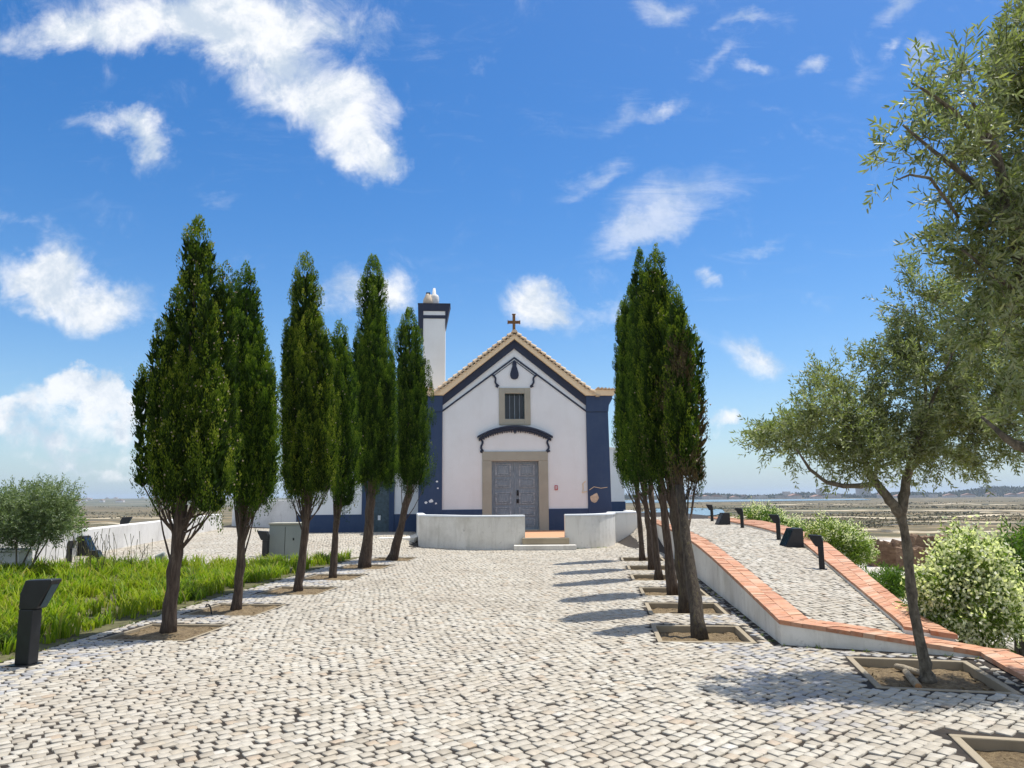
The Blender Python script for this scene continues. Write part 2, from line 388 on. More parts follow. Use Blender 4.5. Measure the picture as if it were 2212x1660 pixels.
# ------------------------------------------------------------------ heights of the ground
PA, PB, PC = np.array([2.96, 8.49, .266]), np.array([3.69, 15.09, .735]), np.array([4.70, 7.77, .062])
_n = np.cross(PB - PA, PC - PA)
def Rz(x, y):                                    # the raised walkway: a ramp that levels off
    p_ = PA[2] - (_n[0] * (x - PA[0]) + _n[1] * (y - PA[1])) / _n[2]
    k = 10.0; d = (p_ - .74) * k
    return p_ - np.where(d > 30, d, np.log1p(np.exp(np.minimum(d, 30)))) / k
def Hz(x, y):
    x = np.asarray(x, float); y = np.asarray(y, float)
    tl = (-5.25 + (y - 7.7) * .073) - x
    hl = .30 * sm(tl / 4.5) + .03 * np.clip(tl - 4.5, 0, 5)
    hb = .30 * sm((y - 21.5) / 6) * sm((-2.9 - x) / 1.0)
    hr = .72 * sm((y - 21) / 7) * sm((x - 3.6) / 1.2)
    return np.maximum(np.maximum(hl, hb), hr)
def inpoly(x, y, poly):
    r_ = np.zeros(np.shape(x), bool); n = len(poly); j = n - 1
    for i in range(n):
        xi, yi = poly[i]; xj, yj = poly[j]
        c_ = ((yi > y) != (yj > y)) & (x < (xj - xi) * (y - yi) / (yj - yi + 1e-12) + xi)
        r_ ^= c_; j = i
    return r_
OUTER = [(5.0, 28.0), (4.3, 21.0), (3.66, 15.09), (2.946, 8.494), (4.70, 7.77), (4.48, 6.84), (4.0, 4.9), (3.6, 3.0), (3.1, .5)]
PLAZA = [(-20, -2), (2.7, -2), (3.1, .5)] + OUTER[::-1][1:] + [(8.6, 28.0), (8.6, 40), (-14, 40), (-12.3, 31), (-11.1, 22.6), (-10.1, 14.5), (-11, 8), (-20, 6)]
BED = [(-5.95, .5), (-5.42, 5.5), (-5.15, 9.3), (-4.95, 13.0), (-4.62, 17.0), (-4.15, 21.3), (-5.0, 19.6), (-6.1, 18.0), (-7.6, 16.2), (-9.2, 14.9), (-10.1, 14.2), (-11, 8), (-19, 5.8), (-19, .5)]
AV = -R(6.2)                                     # the avenue runs a little to the right of straight ahead
LT = [at_z(*p_, -.06)[:2] for p_ in [(360, 1375), (510, 1325), (643, 1283), (718, 1253), (787, 1230), (847, 1213)]]
RT = [at_z(*p_, -.06)[:2] for p_ in [(1513.4, 1378.7), (1479.6, 1322.5), (1453.8, 1285.4), (1423.4, 1254), (1409, 1232.6), (1388.6, 1213.5)]]
PITS = [(c_[0], c_[1], .55, .56, AV) for c_ in LT + RT] + [(3.80, 7.18, .56, .64, -R(13)), (3.42, 4.72, .58, .60, -R(14))]
def inpit(x, y, grow=0):
    r_ = np.zeros(np.shape(x), bool)
    for (cx, cy, hx, hy, a) in PITS:
        u = (x - cx) * math.cos(a) + (y - cy) * math.sin(a); v = -(x - cx) * math.sin(a) + (y - cy) * math.cos(a)
        r_ |= (abs(u) < hx + grow) & (abs(v) < hy + grow)
    return r_
def pitcorner(c_, g=0):
    cx, cy, hx, hy, a = c_
    return [(cx + u * math.cos(a) - v * math.sin(a), cy + u * math.sin(a) + v * math.cos(a)) for u, v in ((-hx - g, -hy - g), (hx + g, -hy - g), (hx + g, hy + g), (-hx - g, hy + g))]
TERR = [(-3.50, 28.6), (-3.0, 25.02), (-2.05, 24.2), (-1.5, 23.72), (-.9, 23.45), (-.3, 23.42), (.35, 23.55), (1.63, 23.55), (2.1, 23.65), (2.7, 24.05), (3.12, 24.8), (3.36, 25.6), (3.42, 26.4), (4.34, 26.85), (4.4, 29.2)]

# ------------------------------------------------------------------ the plaza: joint bed plus every cobble, one mesh
def cobbles(inside, hfun, xr, yr, beta, a, seed, grey=None, far=13.0):
    r = np.random.default_rng(seed)
    cx, cy = (xr[0] + xr[1]) / 2, (yr[0] + yr[1]) / 2
    L = max(xr[1] - xr[0], yr[1] - yr[0]) * .75
    n = int(2 * L / a)
    I, J = np.meshgrid(np.arange(n), np.arange(n), indexing='ij')
    off = np.cumsum(r.uniform(.25, .75, n))
    u = (J + off[:, None] % 1.0) * a * 1.06 - L; v = I * a - L
    u = u + r.normal(0, .010, u.shape); v = v + r.normal(0, .007, v.shape) + .05 * np.sin(u * .9 + .35 * I * a) + .03 * np.sin(u * 2.3 + 1)
    x = cx + u * math.cos(beta) - v * math.sin(beta); y = cy + u * math.sin(beta) + v * math.cos(beta)
    x = x.ravel(); y = y.ravel()
    k = (x > xr[0]) & (x < xr[1]) & (y > yr[0]) & (y < yr[1]) & (abs(x) < .76 * np.maximum(y, 0) + 1.6)
    x, y = x[k], y[k]; k = inside(x, y); x, y = x[k], y[k]
    n = len(x)
    hw = a * .5 * r.uniform(.83, 1.04, n); hh = a * .5 * r.uniform(.80, .96, n)
    ang = beta + r.normal(0, .09, n)
    cs = np.array([(-1, -1), (1, -1), (1, 1), (-1, 1)], float)
    P4 = cs[None] * np.stack([hw, hh], 1)[:, None] + r.normal(0, .0055, (n, 4, 2))
    w = r.uniform(.02, .11, (n, 4, 1))
    nxt = np.roll(P4, -1, 1); prv = np.roll(P4, 1, 1)
    A = P4 + (prv - P4) * w; B = P4 + (nxt - P4) * w
    P8 = np.stack([A, B], 2).reshape(n, 8, 2)
    ca, sa = np.cos(ang)[:, None], np.sin(ang)[:, None]
    def place(Q, dz):
        X = x[:, None] + Q[..., 0] * ca - Q[..., 1] * sa; Y = y[:, None] + Q[..., 0] * sa + Q[..., 1] * ca
        return np.stack([X, Y, hfun(X, Y) + dz], -1)
    top = r.uniform(-.001, .004, n)[:, None] + P8[..., 0] * r.normal(0, .028, n)[:, None] + P8[..., 1] * r.normal(0, .028, n)[:, None]
    near = y < far
    V = np.concatenate([place(P8 * .962, top), place(P8, top - .0035), place(P8 * 1.015, -.022 + 0 * top)], 1)   # n,24,3
    base = (np.arange(n) * 24)[:, None]
    i = np.arange(8); j = (i + 1) % 8
    Q8 = base + i[None]
    s1 = np.stack([i + 8, j + 8, j, i], 1); s2 = np.stack([i + 16, j + 16, j + 8, i + 8], 1)
    Q4 = (base[:, :, None] + np.concatenate([s1, s2])[None]).reshape(-1, 4)
    g = np.zeros(n, int) if grey is None else (grey(x, y) > r.random(n)).astype(int)
    mi = np.concatenate([g, np.repeat(g, 16)])
    return V.reshape(-1, 3), Q8, Q4, mi
def inplaza(x, y):
    ok = inpoly(x, y, PLAZA) & ~inpit(x, y, .055) & ~inpoly(x, y, BED) & ~inpoly(x - .04, y + .12, TERR) & ~inpoly(x, y, TERR) & (y < 31.5)
    ok &= ~((x > -3.75) & (x < 3.75) & (y > 28))
    return ok
def greyfun(x, y):
    xl = LT[0][0] + (y - LT[0][1]) * .106; xr = RT[0][0] + (y - RT[0][1]) * .106
    gl = (abs(x - xl + .35) < .62) * .42; gr = (abs(x - xr - .42) < .45) * .40
    g = np.maximum(gl, gr) * ((y > 5.5) & (y < 21.5))
    g = np.maximum(g, ((abs(y - 8.0) < .42) & (x > 2.0) & (x < 4.7)) * .45)
    return g
V1, E8, E4, mi1 = cobbles(inplaza, Hz, (-15, 6.5), (2.2, 31.5), R(40), .092, 3, greyfun)
# joint bed with holes for the tree pits
pv = []; pe = []
def addloop(pts):
    b = len(pv); pv.extend([Vector((float(a), float(b_))) for a, b_ in pts])
    pe.extend([(b + i, b + (i + 1) % len(pts)) for i in range(len(pts))])
addloop(PLAZA)
for c_ in PITS: addloop(pitcorner(c_, .01))
gx, gy = np.meshgrid(np.arange(-19.5, 8.5, .55), np.arange(-1.8, 39.8, .55))
k_ = inpoly(gx, gy, PLAZA) & ~inpit(gx, gy, .1)
pv.extend([Vector((float(a), float(b_))) for a, b_ in zip(gx[k_], gy[k_])])
ov, oe, of, _, _, _ = delaunay_2d_cdt(pv, pe, [], 0, 1e-4)
ov = np.array([(v.x, v.y) for v in ov]); of = np.array([f for f in of if len(f) == 3])
cen = ov[of].mean(1); keep = inpoly(cen[:, 0], cen[:, 1], PLAZA) & ~inpit(cen[:, 0], cen[:, 1], .008)
of = of[keep]
VB = np.column_stack([ov, Hz(ov[:, 0], ov[:, 1]) - .0085])
nb = len(VB)
me = np_mesh('cobbled_plaza', np.vstack([VB, V1]), [of, E8 + nb, E4 + nb], np.concatenate([np.full(len(of), 2), mi1]))
link('cobbled_plaza', me, [M['cobble'], M['cobblegrey'], M['joint']], kind='structure')

def leaves(P, D, L, Wd, r, hexa=False, fold=.0):
    n = len(P); D = D / np.linalg.norm(D, axis=1, keepdims=True)
    rv = r.normal(size=(n, 3)); s_ = np.cross(D, rv); s_ /= np.linalg.norm(s_, axis=1, keepdims=True)
    L = np.broadcast_to(L, n)[:, None]; Wd = np.broadcast_to(Wd, n)[:, None]
    up = np.cross(s_, D)
    if hexa:
        V = np.stack([P, P + D * L * .28 + s_ * Wd * .42, P + D * L * .66 + s_ * Wd * .40 - up * L * .03, P + D * L - up * L * .08, P + D * L * .66 - s_ * Wd * .40 - up * L * .03, P + D * L * .28 - s_ * Wd * .42], 1)
        k = 6
    else:
        V = np.stack([P, P + D * L * .45 + s_ * Wd * .5, P + D * L, P + D * L * .45 - s_ * Wd * .5], 1); k = 4
    return V.reshape(-1, 3), np.arange(n * k).reshape(n, k)
# ------------------------------------------------------------------ tree pits
SPOT = ['nearest', 'second', 'third', 'fourth', 'fifth', 'farthest']
def pit(c_, label, dep=-.085, w=.06):
    cx, cy, hx, hy, a = c_
    rt = empty('tree_pit', (cx, cy, 0), a, label=label, cat='tree pit', group='tree pits in the cobbles')
    b = MB(); z0, z1 = -.16, -.004
    b.box(-hx, hx, -hy, -hy + w, z0, z1); b.box(-hx, hx, hy - w, hy, z0, z1)
    b.box(-hx, -hx + w, -hy + w, hy - w, z0, z1); b.box(hx - w, hx, -hy + w, hy - w, z0, z1)
    b.build('kerb_frame', M['kerb'], rt, bevel=.008)
    n = 14; xs = np.linspace(-hx + w, hx - w, n); ys = np.linspace(-hy + w, hy - w, n)
    X, Y = np.meshgrid(xs, ys); Z = dep + rng.normal(0, .008, X.shape) + .03 * np.exp(-(X ** 2 + Y ** 2) / .05)
    V = np.stack([X, Y, Z], -1).reshape(-1, 3)
    q = np.array([(i * n + j, i * n + j + 1, (i + 1) * n + j + 1, (i + 1) * n + j) for i in range(n - 1) for j in range(n - 1)])
    so = link('soil', np_mesh('soil', V, q, smooth_=True), M['soil'], rt)
    k = 150; P_ = np.column_stack([rng.uniform(-hx + w, hx - w, k), rng.uniform(-hy + w, hy - w, k), np.full(k, dep + .002)])
    Vl, Kl = leaves(P_, rng.normal(0, 1, (k, 3)) * np.array([1, 1, .25]) + [0, 0, .12], rng.uniform(.015, .05, k), rng.uniform(.006, .016, k), rng)
    link('leaf_litter', np_mesh('leaf_litter', Vl, Kl), M['litter'], rt, kind='stuff')
for i, c_ in enumerate(PITS[:6]): pit(c_, f'stone-edged soil square round the {SPOT[i]} cypress of the left row', -.035, .035)
for i, c_ in enumerate(PITS[6:12]): pit(c_, f'stone-edged soil square round the {SPOT[i]} cypress of the right row')
pit(PITS[12], 'stone-edged soil square with cut logs under the slender olive tree')
pit(PITS[13], 'stone-edged soil square cut by the bottom right corner, under the big olive')

# ------------------------------------------------------------------ walls along the raised walkway
def offset(path, d):
    out = []
    for i, p_ in enumerate(path):
        p_ = np.array(p_)
        t0 = p_ - np.array(path[i - 1]) if i > 0 else np.array(path[1]) - p_
        t1 = np.array(path[i + 1]) - p_ if i < len(path) - 1 else t0
        n0 = np.array([-t0[1], t0[0]]) / np.linalg.norm(t0); n1 = np.array([-t1[1], t1[0]]) / np.linalg.norm(t1)
        b = n0 + n1; b = b / np.linalg.norm(b)
        out.append(tuple(p_ + b * d / max(.35, float(b @ n0))))
    return out
def resample(A, B, step):
    a2, b2 = [A[0]], [B[0]]
    for i in range(len(A) - 1):
        l = max(math.dist(A[i], A[i + 1]), math.dist(B[i], B[i + 1])); k = max(1, round(l / step))
        for j in range(1, k + 1):
            f = j / k
            a2.append(tuple(np.array(A[i]) * (1 - f) + np.array(A[i + 1]) * f)); b2.append(tuple(np.array(B[i]) * (1 - f) + np.array(B[i + 1]) * f))
    return a2, b2
def strip_wall(mb, A, B, zt, zb, mi=0):
    n = len(A); v = []
    for (a, b) in zip(A, B): v += [(*a, zb(*a)), (*a, zt(*a)), (*b, zt(*b)), (*b, zb(*b))]
    f = []
    for i in range(n - 1):
        p_ = 4 * i; q = p_ + 4
        f += [(p_, p_ + 1, q + 1, q), (p_ + 1, p_ + 2, q + 2, q + 1), (p_ + 2, p_ + 3, q + 3, q + 2)]
    f += [(3, 2, 1, 0), tuple(4 * (n - 1) + k for k in range(4))]
    mb.add(v, f, mi)
def bricks(mb, A, B, zt, step=.115, rows=2, thick=.045):
    A2, B2 = resample(A, B, step)
    for i in range(len(A2) - 1):
        if math.dist(A2[i], A2[i + 1]) < .03 and math.dist(B2[i], B2[i + 1]) < .03: continue
        for r_ in range(rows):
            f0 = r_ / rows + .006; f1 = (r_ + 1) / rows - .006
            g0, g1 = .02, .98
            if rows > 1 and r_ % 2: g0, g1 = .49, 1.45
            c = []
            for (s, f) in ((g0, f0), (g1, f0), (g1, f1), (g0, f1)):
                a = np.array(A2[i]) * (1 - s) + np.array(A2[i + 1]) * s; b = np.array(B2[i]) * (1 - s) + np.array(B2[i + 1]) * s
                c.append(a * (1 - f) + b * f)
            dz = random.uniform(-.003, .005)
            pts = [(*q, float(zt(*q)) - thick) for q in c] + [(*q, float(zt(*q)) + dz + random.uniform(-.002, .002)) for q in c]
            mb.hexa(pts)
def fz(k): return lambda x, y: float(Rz(x, y)) + k
INNER = offset(OUTER, -.36) if offset(OUTER, .36)[3][0] < OUTER[3][0] else offset(OUTER, .36)
INNER = [list(p_) for p_ in INNER]
INNER[4] = (5.02, 7.92); INNER[5] = (4.86, 6.8)
INNER = [tuple(p_) for p_ in INNER]
def zout(x, y): return max(float(Rz(x, y)), .055)
a2, b2 = resample(OUTER, INNER, .5)
w_ = empty('retaining_wall', (*OUTER[3], 0), label='low white ramp wall with brick top, sinking from the cypresses to the olive tree', cat='wall')
def local(mb, o):
    mb.v = [(x - o.location[0], y - o.location[1], z - o.location[2]) for x, y, z in mb.v]; return mb
b = MB(); strip_wall(b, a2, b2, lambda x, y: zout(x, y) - .03, lambda x, y: -.2); local(b, w_).build('wall_body', M['parapet'], w_)
b = MB(); bricks(b, [tuple(np.array(o_) + .02 * (np.array(o_) - np.array(i_)) / math.dist(o_, i_)) for o_, i_ in zip(OUTER, INNER)], INNER, zout)
local(b, w_).build('brick_coping', M['brick'], w_)
# dark slot drain at the wall foot
b = MB(); dpath = OUTER[:7]; d2 = offset(dpath, -.10) if INNER == INNER and offset(dpath, .10)[3][0] > dpath[3][0] else offset(dpath, .10)
A2, B2 = resample(d2, dpath, .5)
v = []; f = []
for a_, c_ in zip(A2, B2): v += [(*a_, float(Hz(*a_)) + .002), (*c_, float(Hz(*c_)) + .002)]
for i in range(len(A2) - 1): f.append((2 * i, 2 * i + 1, 2 * i + 3, 2 * i + 2))
b.add(v, f); b.build('drain_channel', M['joint'], kind='structure')
# right-hand coping
rin = [(7.25, 28.0)] + [tuple(at_surf(*p_, lambda x, y: float(Rz(x, y)))[:2]) for p_ in [(1576, 1131), (1728.6, 1173.8), (1946.7, 1359.8)]]
rout = [(7.75, 28.0)] + [tuple(at_surf(*p_, lambda x, y: float(Rz(x, y)))[:2]) for p_ in [(1590, 1124), (1780, 1174), (1982.7, 1341.8)]]
rout[1] = (max(rout[1][0], rin[1][0] + .4), rin[1][1]); rout[2] = (max(rout[2][0], rin[2][0] + .42), rin[2][1] + .3)
rin.append((4.22, 8.33)); rout.append((4.66, 8.14))
w2 = empty('coping_wall', (*rin[3], 0), label='long brick-topped edge on the outer side of the raised walkway', cat='wall')
A2, B2 = resample(rin, rout, .5)
b = MB(); strip_wall(b, A2, B2, lambda x, y: float(Rz(x, y)) + .035, lambda x, y: -2.2); local(b, w2).build('wall_body', M['parapet'], w2)
b = MB(); bricks(b, rin, [tuple(np.array(o_) + .02) for o_ in rout], fz(.07)); local(b, w2).build('brick_coping', M['brick'], w2)
# walkway surface between the two
WALK = INNER[:4] + [INNER[4], (4.95, 8.2)] + rout[::-1]
def inwalk(x, y):
    return inpoly(x, y, INNER[:5] + [tuple(np.array(rin[3]) + (.02, -.25))] + rin[::-1])
V1, E8, E4, mi1 = cobbles(inwalk, Rz, (2.8, 8.0), (7.5, 28), R(34), .090, 11)
pw = [(x, y) for x, y in INNER[:5]] + rin[::-1]
pv = []; pe = []; addloop(pw)
gx, gy = np.meshgrid(np.arange(2.8, 8.2, .4), np.arange(7.5, 28, .4)); k_ = inpoly(gx, gy, pw)
pv.extend([Vector((float(a), float(c_))) for a, c_ in zip(gx[k_], gy[k_])])
ov, oe, of, _, _, _ = delaunay_2d_cdt(pv, pe, [], 0, 1e-4)
ov = np.array([(v.x, v.y) for v in ov]); of = np.array([f for f in of if len(f) == 3]); cen = ov[of].mean(1); of = of[inpoly(cen[:, 0], cen[:, 1], pw)]
VB = np.column_stack([ov, Rz(ov[:, 0], ov[:, 1]) - .0085]); nb = len(VB)
link('raised_walkway', np_mesh('raised_walkway', np.vstack([VB, V1]), [of, E8 + nb, E4 + nb], np.concatenate([np.full(len(of), 1), mi1 * 0])), [M['cobble'], M['joint']], kind='structure')

# ------------------------------------------------------------------ the chapel
AL = R(4)
p0 = at_y(1114, 1146, 28.5); Z0 = float(p0[2])
ch = empty('chapel', p0, AL, label='small white chapel with dark blue corner bands, gable cross and left chimney', cat='chapel')
def dome(px, py, ly):                         # photo pixel -> chapel coordinates on the plane ly behind the facade
    n = np.array([-math.sin(AL), math.cos(AL), 0]); e = np.array([math.cos(AL), math.sin(AL), 0])
    d = ray(px, py); t_ = ((p0 - CAM) @ n + ly) / (d @ n); q = CAM + d * t_ - p0
    return float(q @ e), float(q[2])
SL = .806; HW, HI = 3.62, 2.78
ZE = 5.12                                      # top of the corner bands
def gz(x, top): return top - SL * abs(x)
# main wall: a shell with the door and window openings
b = MB()
T = .55
def wallpiece(poly): b.prism(poly, 0, T)
dx, dz, wx, w0, w1 = .90, 2.61, .38, 4.22, 5.21
tp = 7.45
wallpiece([(-HW, -.5), (-dx, -.5), (-dx, dz), (-HW, dz)]); wallpiece([(dx, -.5), (HW, -.5), (HW, dz), (dx, dz)])
wallpiece([(-HW, dz), (HW, dz), (HW, w0), (-HW, w0)])
zs = gz(HW, tp)
wallpiece([(-HW, w0), (-wx, w0), (-wx, w1), (-HW, zs)] if zs > w0 else []); wallpiece([(wx, w0), (HW, w0), (HW, zs), (wx, w1)])
wallpiece([(-HW, zs), (-wx, w1), (wx, w1), (HW, zs), (0, tp)])
b.build('facade_wall', M['white'], ch)
b = MB(); L = 13.0
b.box(-HW, -HW + .5, T, L, -.5, 4.55); b.box(HW - .5, HW, T, L, -.5, 4.55); b.prism([(-HW, -.5), (HW, -.5), (HW, 4.55), (0, 7.3), (-HW, 4.55)], L - .5, L)
b.build('nave_wall', M['white'], ch)
for s in (-1, 1):                              # blue corner pilasters, slightly battered
    b = MB()
    x0, x1 = (HI, HW + .02)
    P = [(s * x0, -.5), (s * (x1 + .05), -.5), (s * x1, 4.5), (s * x0, 4.5)]
    b.prism(P, -.07, T + .9)
    b.build('pilaster', M['blue'], ch, bevel=.01)
    b = MB()
    b.prism([(s * (x0 - .003), 4.5), (s * (x1 + .004), 4.5), (s * (x1 + .03), 4.75), (s * (x1 + .17), 5.0), (s * (x1 + .17), ZE), (s * (x0 - .003), ZE)], -.12, T + .95)
    b.build('capital', M['blue'], ch, bevel=.01)
    b = MB()                                   # returning eave cornice over each corner
    b.prism([(s * 2.9, ZE), (s * (x1 + .22), ZE), (s * (x1 + .28), ZE + .12), (s * (x1 + .36), ZE + .22), (s * 2.9, ZE + .22)], -.2, T + 1.0)
    b.build('eave_cornice', M['cream'], ch, bevel=.008)
    b = MB()
    b.box(min(s * 1.262, s * (HI - .003)), max(s * 1.262, s * (HI - .003)), -.05, .02, -.5, .79)
    b.build('plinth', M['blue'], ch, bevel=.006)
# blue raking band, thin line, cream raking cornice
def chev(top, th, x1, y0, y1, m_, name, bev=.006):
    b = MB()
    for s in (-1, 1):
        b.prism([(0, top), (s * x1, gz(x1, top)), (s * x1, gz(x1, top) - th), (0, top - th)], y0, y1)
    return b.build(name, m_, ch, bevel=bev)
chev(7.34, .35, 2.95, -.075, .03, M['bluedark'], 'gable_band')
def chev2(top, th, x1, sl, y0, y1, name):
    b = MB()
    for s in (-1, 1): b.prism([(0, top), (s * x1, top - sl * x1), (s * x1, top - sl * x1 - th), (0, top - th)], y0, y1)
    return b.build(name, M['bluedark'], ch)
chev2(6.66, .075, 2.78, .752, -.035, .02, 'gable_line')
chev2(6.53, .03, .80, .752, -.03, .02, 'inner_line')
b = MB()
for s in (-1, 1):
    b.prism([(0, 7.55), (s * 2.78, 7.55 - .775 * 2.78), (s * 2.90, 5.345), (s * 2.90, ZE + .003), (s * 2.76, ZE + .003), (0, 7.345)], -.198, .3)
b.build('raking_cornice', M['cream'], ch, bevel=.01)
# scrolls under the inner line, the drop ornament
def scroll(b, s, x, z, k=1.0, sl_=.10):
    pts = []
    for i in range(15):
        f = i / 14
        pts.append((s * (x - k * (sl_ * f + .05 * math.sin(f * 6.2))), -.04, z - k * .42 * f))
    pts += [(s * (x - k * (sl_ - .03)), -.04, z - k * .47), (s * (x - k * (sl_ - .09)), -.04, z - k * .44), (s * (x - k * (sl_ - .08)), -.04, z - k * .40)]
    b.tube(pts, [.035 * k] * len(pts), 7)
for s in (-1, 1):
    b = MB(); scroll(b, s, .87, 5.95, 1.05, .24); b.build('scroll', M['bluedark'], ch)
    b = MB(); scroll(b, s, 1.33, 3.46, 1.12); b.build('canopy_scroll', M['bluedark'], ch)
b = MB(); pr = [(.0, 6.50), (.05, 6.47), (.085, 6.38), (.075, 6.30), (.11, 6.2), (.16, 6.02), (.165, 5.92), (.13, 5.82), (.06, 5.775), (0, 5.77)]
b.prism([(x, z) for x, z in pr] + [(-x, z) for x, z in pr[::-1][1:-1]], -.06, .02); b.build('drop_ornament', M['bluedark'], ch, bevel=.02)
# the arched moulding over the door
b = MB(); arc = []
for i in range(25):
    x = -1.45 + 2.9 * i / 24; arc.append((x, 3.96 - .41 * (abs(x) / 1.45) ** 2.1))
for i in range(24):
    (xa, za), (xb, zb) = arc[i], arc[i + 1]
    for (t0, t1, y0) in ((0, .07, -.16), (.07, .14, -.11), (.14, .185, -.07)):
        k = .96 if t0 > .05 else 1
        b.prism([(xa * k, za - t0), (xb * k, zb - t0), (xb * k, zb - t1), (xa * k, za - t1)], y0, .02)
for i in range(30):
    x = -1.28 + 2.56 * i / 29; z = 3.96 - .41 * (abs(x) / 1.45) ** 2.1 - .185
    b.box(x - .022, x + .022, -.06, .01, z - .055 - .02 * (i % 2), z)
b.box(-.03, .03, -.06, .01, 3.66, 3.78)
b.build('door_canopy', M['bluedark'], ch)
# door: stone frame, two panelled leaves
b = MB()
b.box(-1.26, -.90, -.06, .3, -.05, 2.62); b.box(.90, 1.26, -.06, .3, -.05, 2.62); b.box(-1.26, 1.26, -.064, .3, 2.622, 2.97)
b.build('door_frame', M['stone'], ch, bevel=.012)
dr = empty('door', (0, .16, 0)); dr.parent = ch
for s in (-1, 1):
    b = MB(); xa, xb = (-.895, -.012) if s < 0 else (.012, .895)
    b.box(xa, xb, 0, .06, .0, 2.60)
    rows = [(.14, .42), (.52, .86), (.98, 1.42), (1.60, 1.94), (2.04, 2.50)]
    for (z0, z1) in rows:
        i0, i1 = xa + .15, xb - .15
        for (g, y) in ((0, -.022), (.035, -.012)):
            b.box(i0 + g, i1 - g, y, .001, z0 + g, z1 - g) if g else [b.box(i0, i1, y, .001, z0, z0 + .03), b.box(i0, i1, y, .001, z1 - .03, z1), b.box(i0, i0 + .03, y, .001, z0 + .03, z1 - .03), b.box(i1 - .03, i1, y, .001, z0 + .03, z1 - .03)]
        b.box(i0 + .10, i1 - .10, -.03, -.011, z0 + .08, z1 - .08)
    if s > 0: b.box(-.03, .03, -.03, .0, 0, 2.6)
    lf = b.build('door_leaf', M['wood'], dr, bevel=.005)
    b = MB()
    for (z0, z1) in rows:
        i0, i1 = xa + .15, xb - .15
        for (a0, a1, c0, c1) in ((i0, i1, z0, z0 + .028), (i0, i1, z1 - .028, z1), (i0, i0 + .028, z0 + .028, z1 - .028), (i1 - .028, i1, z0 + .028, z1 - .028)): b.box(a0 - .012, a1 + .012, -.028, -.0215, c0, c1)
        if z1 - z0 > .3:
            for (a0, a1, c0, c1) in ((i0 + .1, i1 - .1, z0 + .08, z0 + .10), (i0 + .1, i1 - .1, z1 - .10, z1 - .08)): b.box(a0, a1, -.036, -.0295, c0, c1)
    b.build('panel_moulding', M['woodlit'], lf)
b = MB(); b.box(.06, .14, -.05, .0, 1.02, 1.16); b.build('lock', M['iron'], dr); b = MB(); b.box(.07, .13, -.045, .0, 1.3, 1.5); b.tube([(.10, -.06, 1.42), (.10, -.09, 1.36), (.10, -.06, 1.3)], .015, 6)
b.build('handle', M['iron'], dr)
b = MB(); b.box(-.9, .9, -.10, .3, -.06, .02); b.build('threshold', M['stone'], ch, bevel=.008)
# window
b = MB(); b.box(-.61, -.38, -.05, .25, 3.99, 5.43); b.box(.38, .61, -.05, .25, 3.99, 5.43); b.box(-.38, .38, -.05, .25, 3.99, 4.22); b.box(-.38, .38, -.05, .25, 5.21, 5.43)
wf = b.build('window', M['stone'], ch, bevel=.01)
b = MB(); b.box(-.38, .38, .20, .22, 4.22, 5.21); b.build('pane', M['glass'], wf)
b = MB()
for x in (-.19, 0, .19): b.box(x - .016, x + .016, .10, .13, 4.22, 5.21)
b.build('window_bars', M['bar'], wf)
b = MB(); b.box(-.38, -.34, .14, .19, 4.22, 5.21); b.box(.34, .38, .14, .19, 4.22, 5.21); b.box(-.34, .34, .14, .19, 5.17, 5.21); b.box(-.34, .34, .14, .19, 4.22, 4.26); b.box(-.02, .02, .14, .19, 4.26, 5.17)
b.build('sash', M['curtain'], wf)
# cross
b = MB(); b.box(-.055, .055, -.02, .07, 7.55, 8.36); b.box(-.235, .235, -.018, .068, 8.0, 8.115)
for (x, z, w, h) in ((-.235, 8.057, .035, .15), (.235, 8.057, .035, .15)): b.box(x - w / 2, x + w / 2, -.025, .075, z - h / 2, z + h / 2)
b.box(-.075, .075, -.025, .075, 8.36, 8.395)
b.build('cross', M['rust'], ch, bevel=.012)
# roof of barrel tiles
def barrel(b, pA, pB, r0, r1, n=7, nrm=(0, 0, 1)):
    pA, pB = Vector(pA), Vector(pB); d = (pB - pA).normalized(); up = Vector(nrm); sd = d.cross(up).normalized(); up = sd.cross(d)
    vs = []
    for p_, r_ in ((pA, r0), (pB, r1)):
        for k in range(n + 1):
            a = math.pi * k / n; vs.append(p_ + sd * math.cos(a) * r_ + up * math.sin(a) * r_)
    m_ = n + 1
    b.add(vs, [(k, k + 1, m_ + k + 1, m_ + k) for k in range(n)] + [tuple(range(m_))[::-1], tuple(m_ + k for k in range(m_))])
def rslope(b, ridge0, ridge1, eave0, eave1, sp=.19, amp=.05):
    ridge0, ridge1, eave0, eave1 = map(Vector, (ridge0, ridge1, eave0, eave1))
    n = max(2, int((ridge1 - ridge0).length / sp)) * 6; up = Vector((0, 0, 1)); rows = 12
    vs = []
    for j in range(rows + 1):
        g = j / rows
        for i in range(n + 1):
            f = i / n; p_ = (ridge0 * (1 - f) + ridge1 * f) * (1 - g) + (eave0 * (1 - f) + eave1 * f) * g
            vs.append(p_ + up * (amp * abs(math.sin(math.pi * i / 6)) + .012 * ((j % 2))))
    b.add(vs, [(j * (n + 1) + i, j * (n + 1) + i + 1, (j + 1) * (n + 1) + i + 1, (j + 1) * (n + 1) + i) for j in range(rows) for i in range(n)])
b = MB(); tr = 7.56
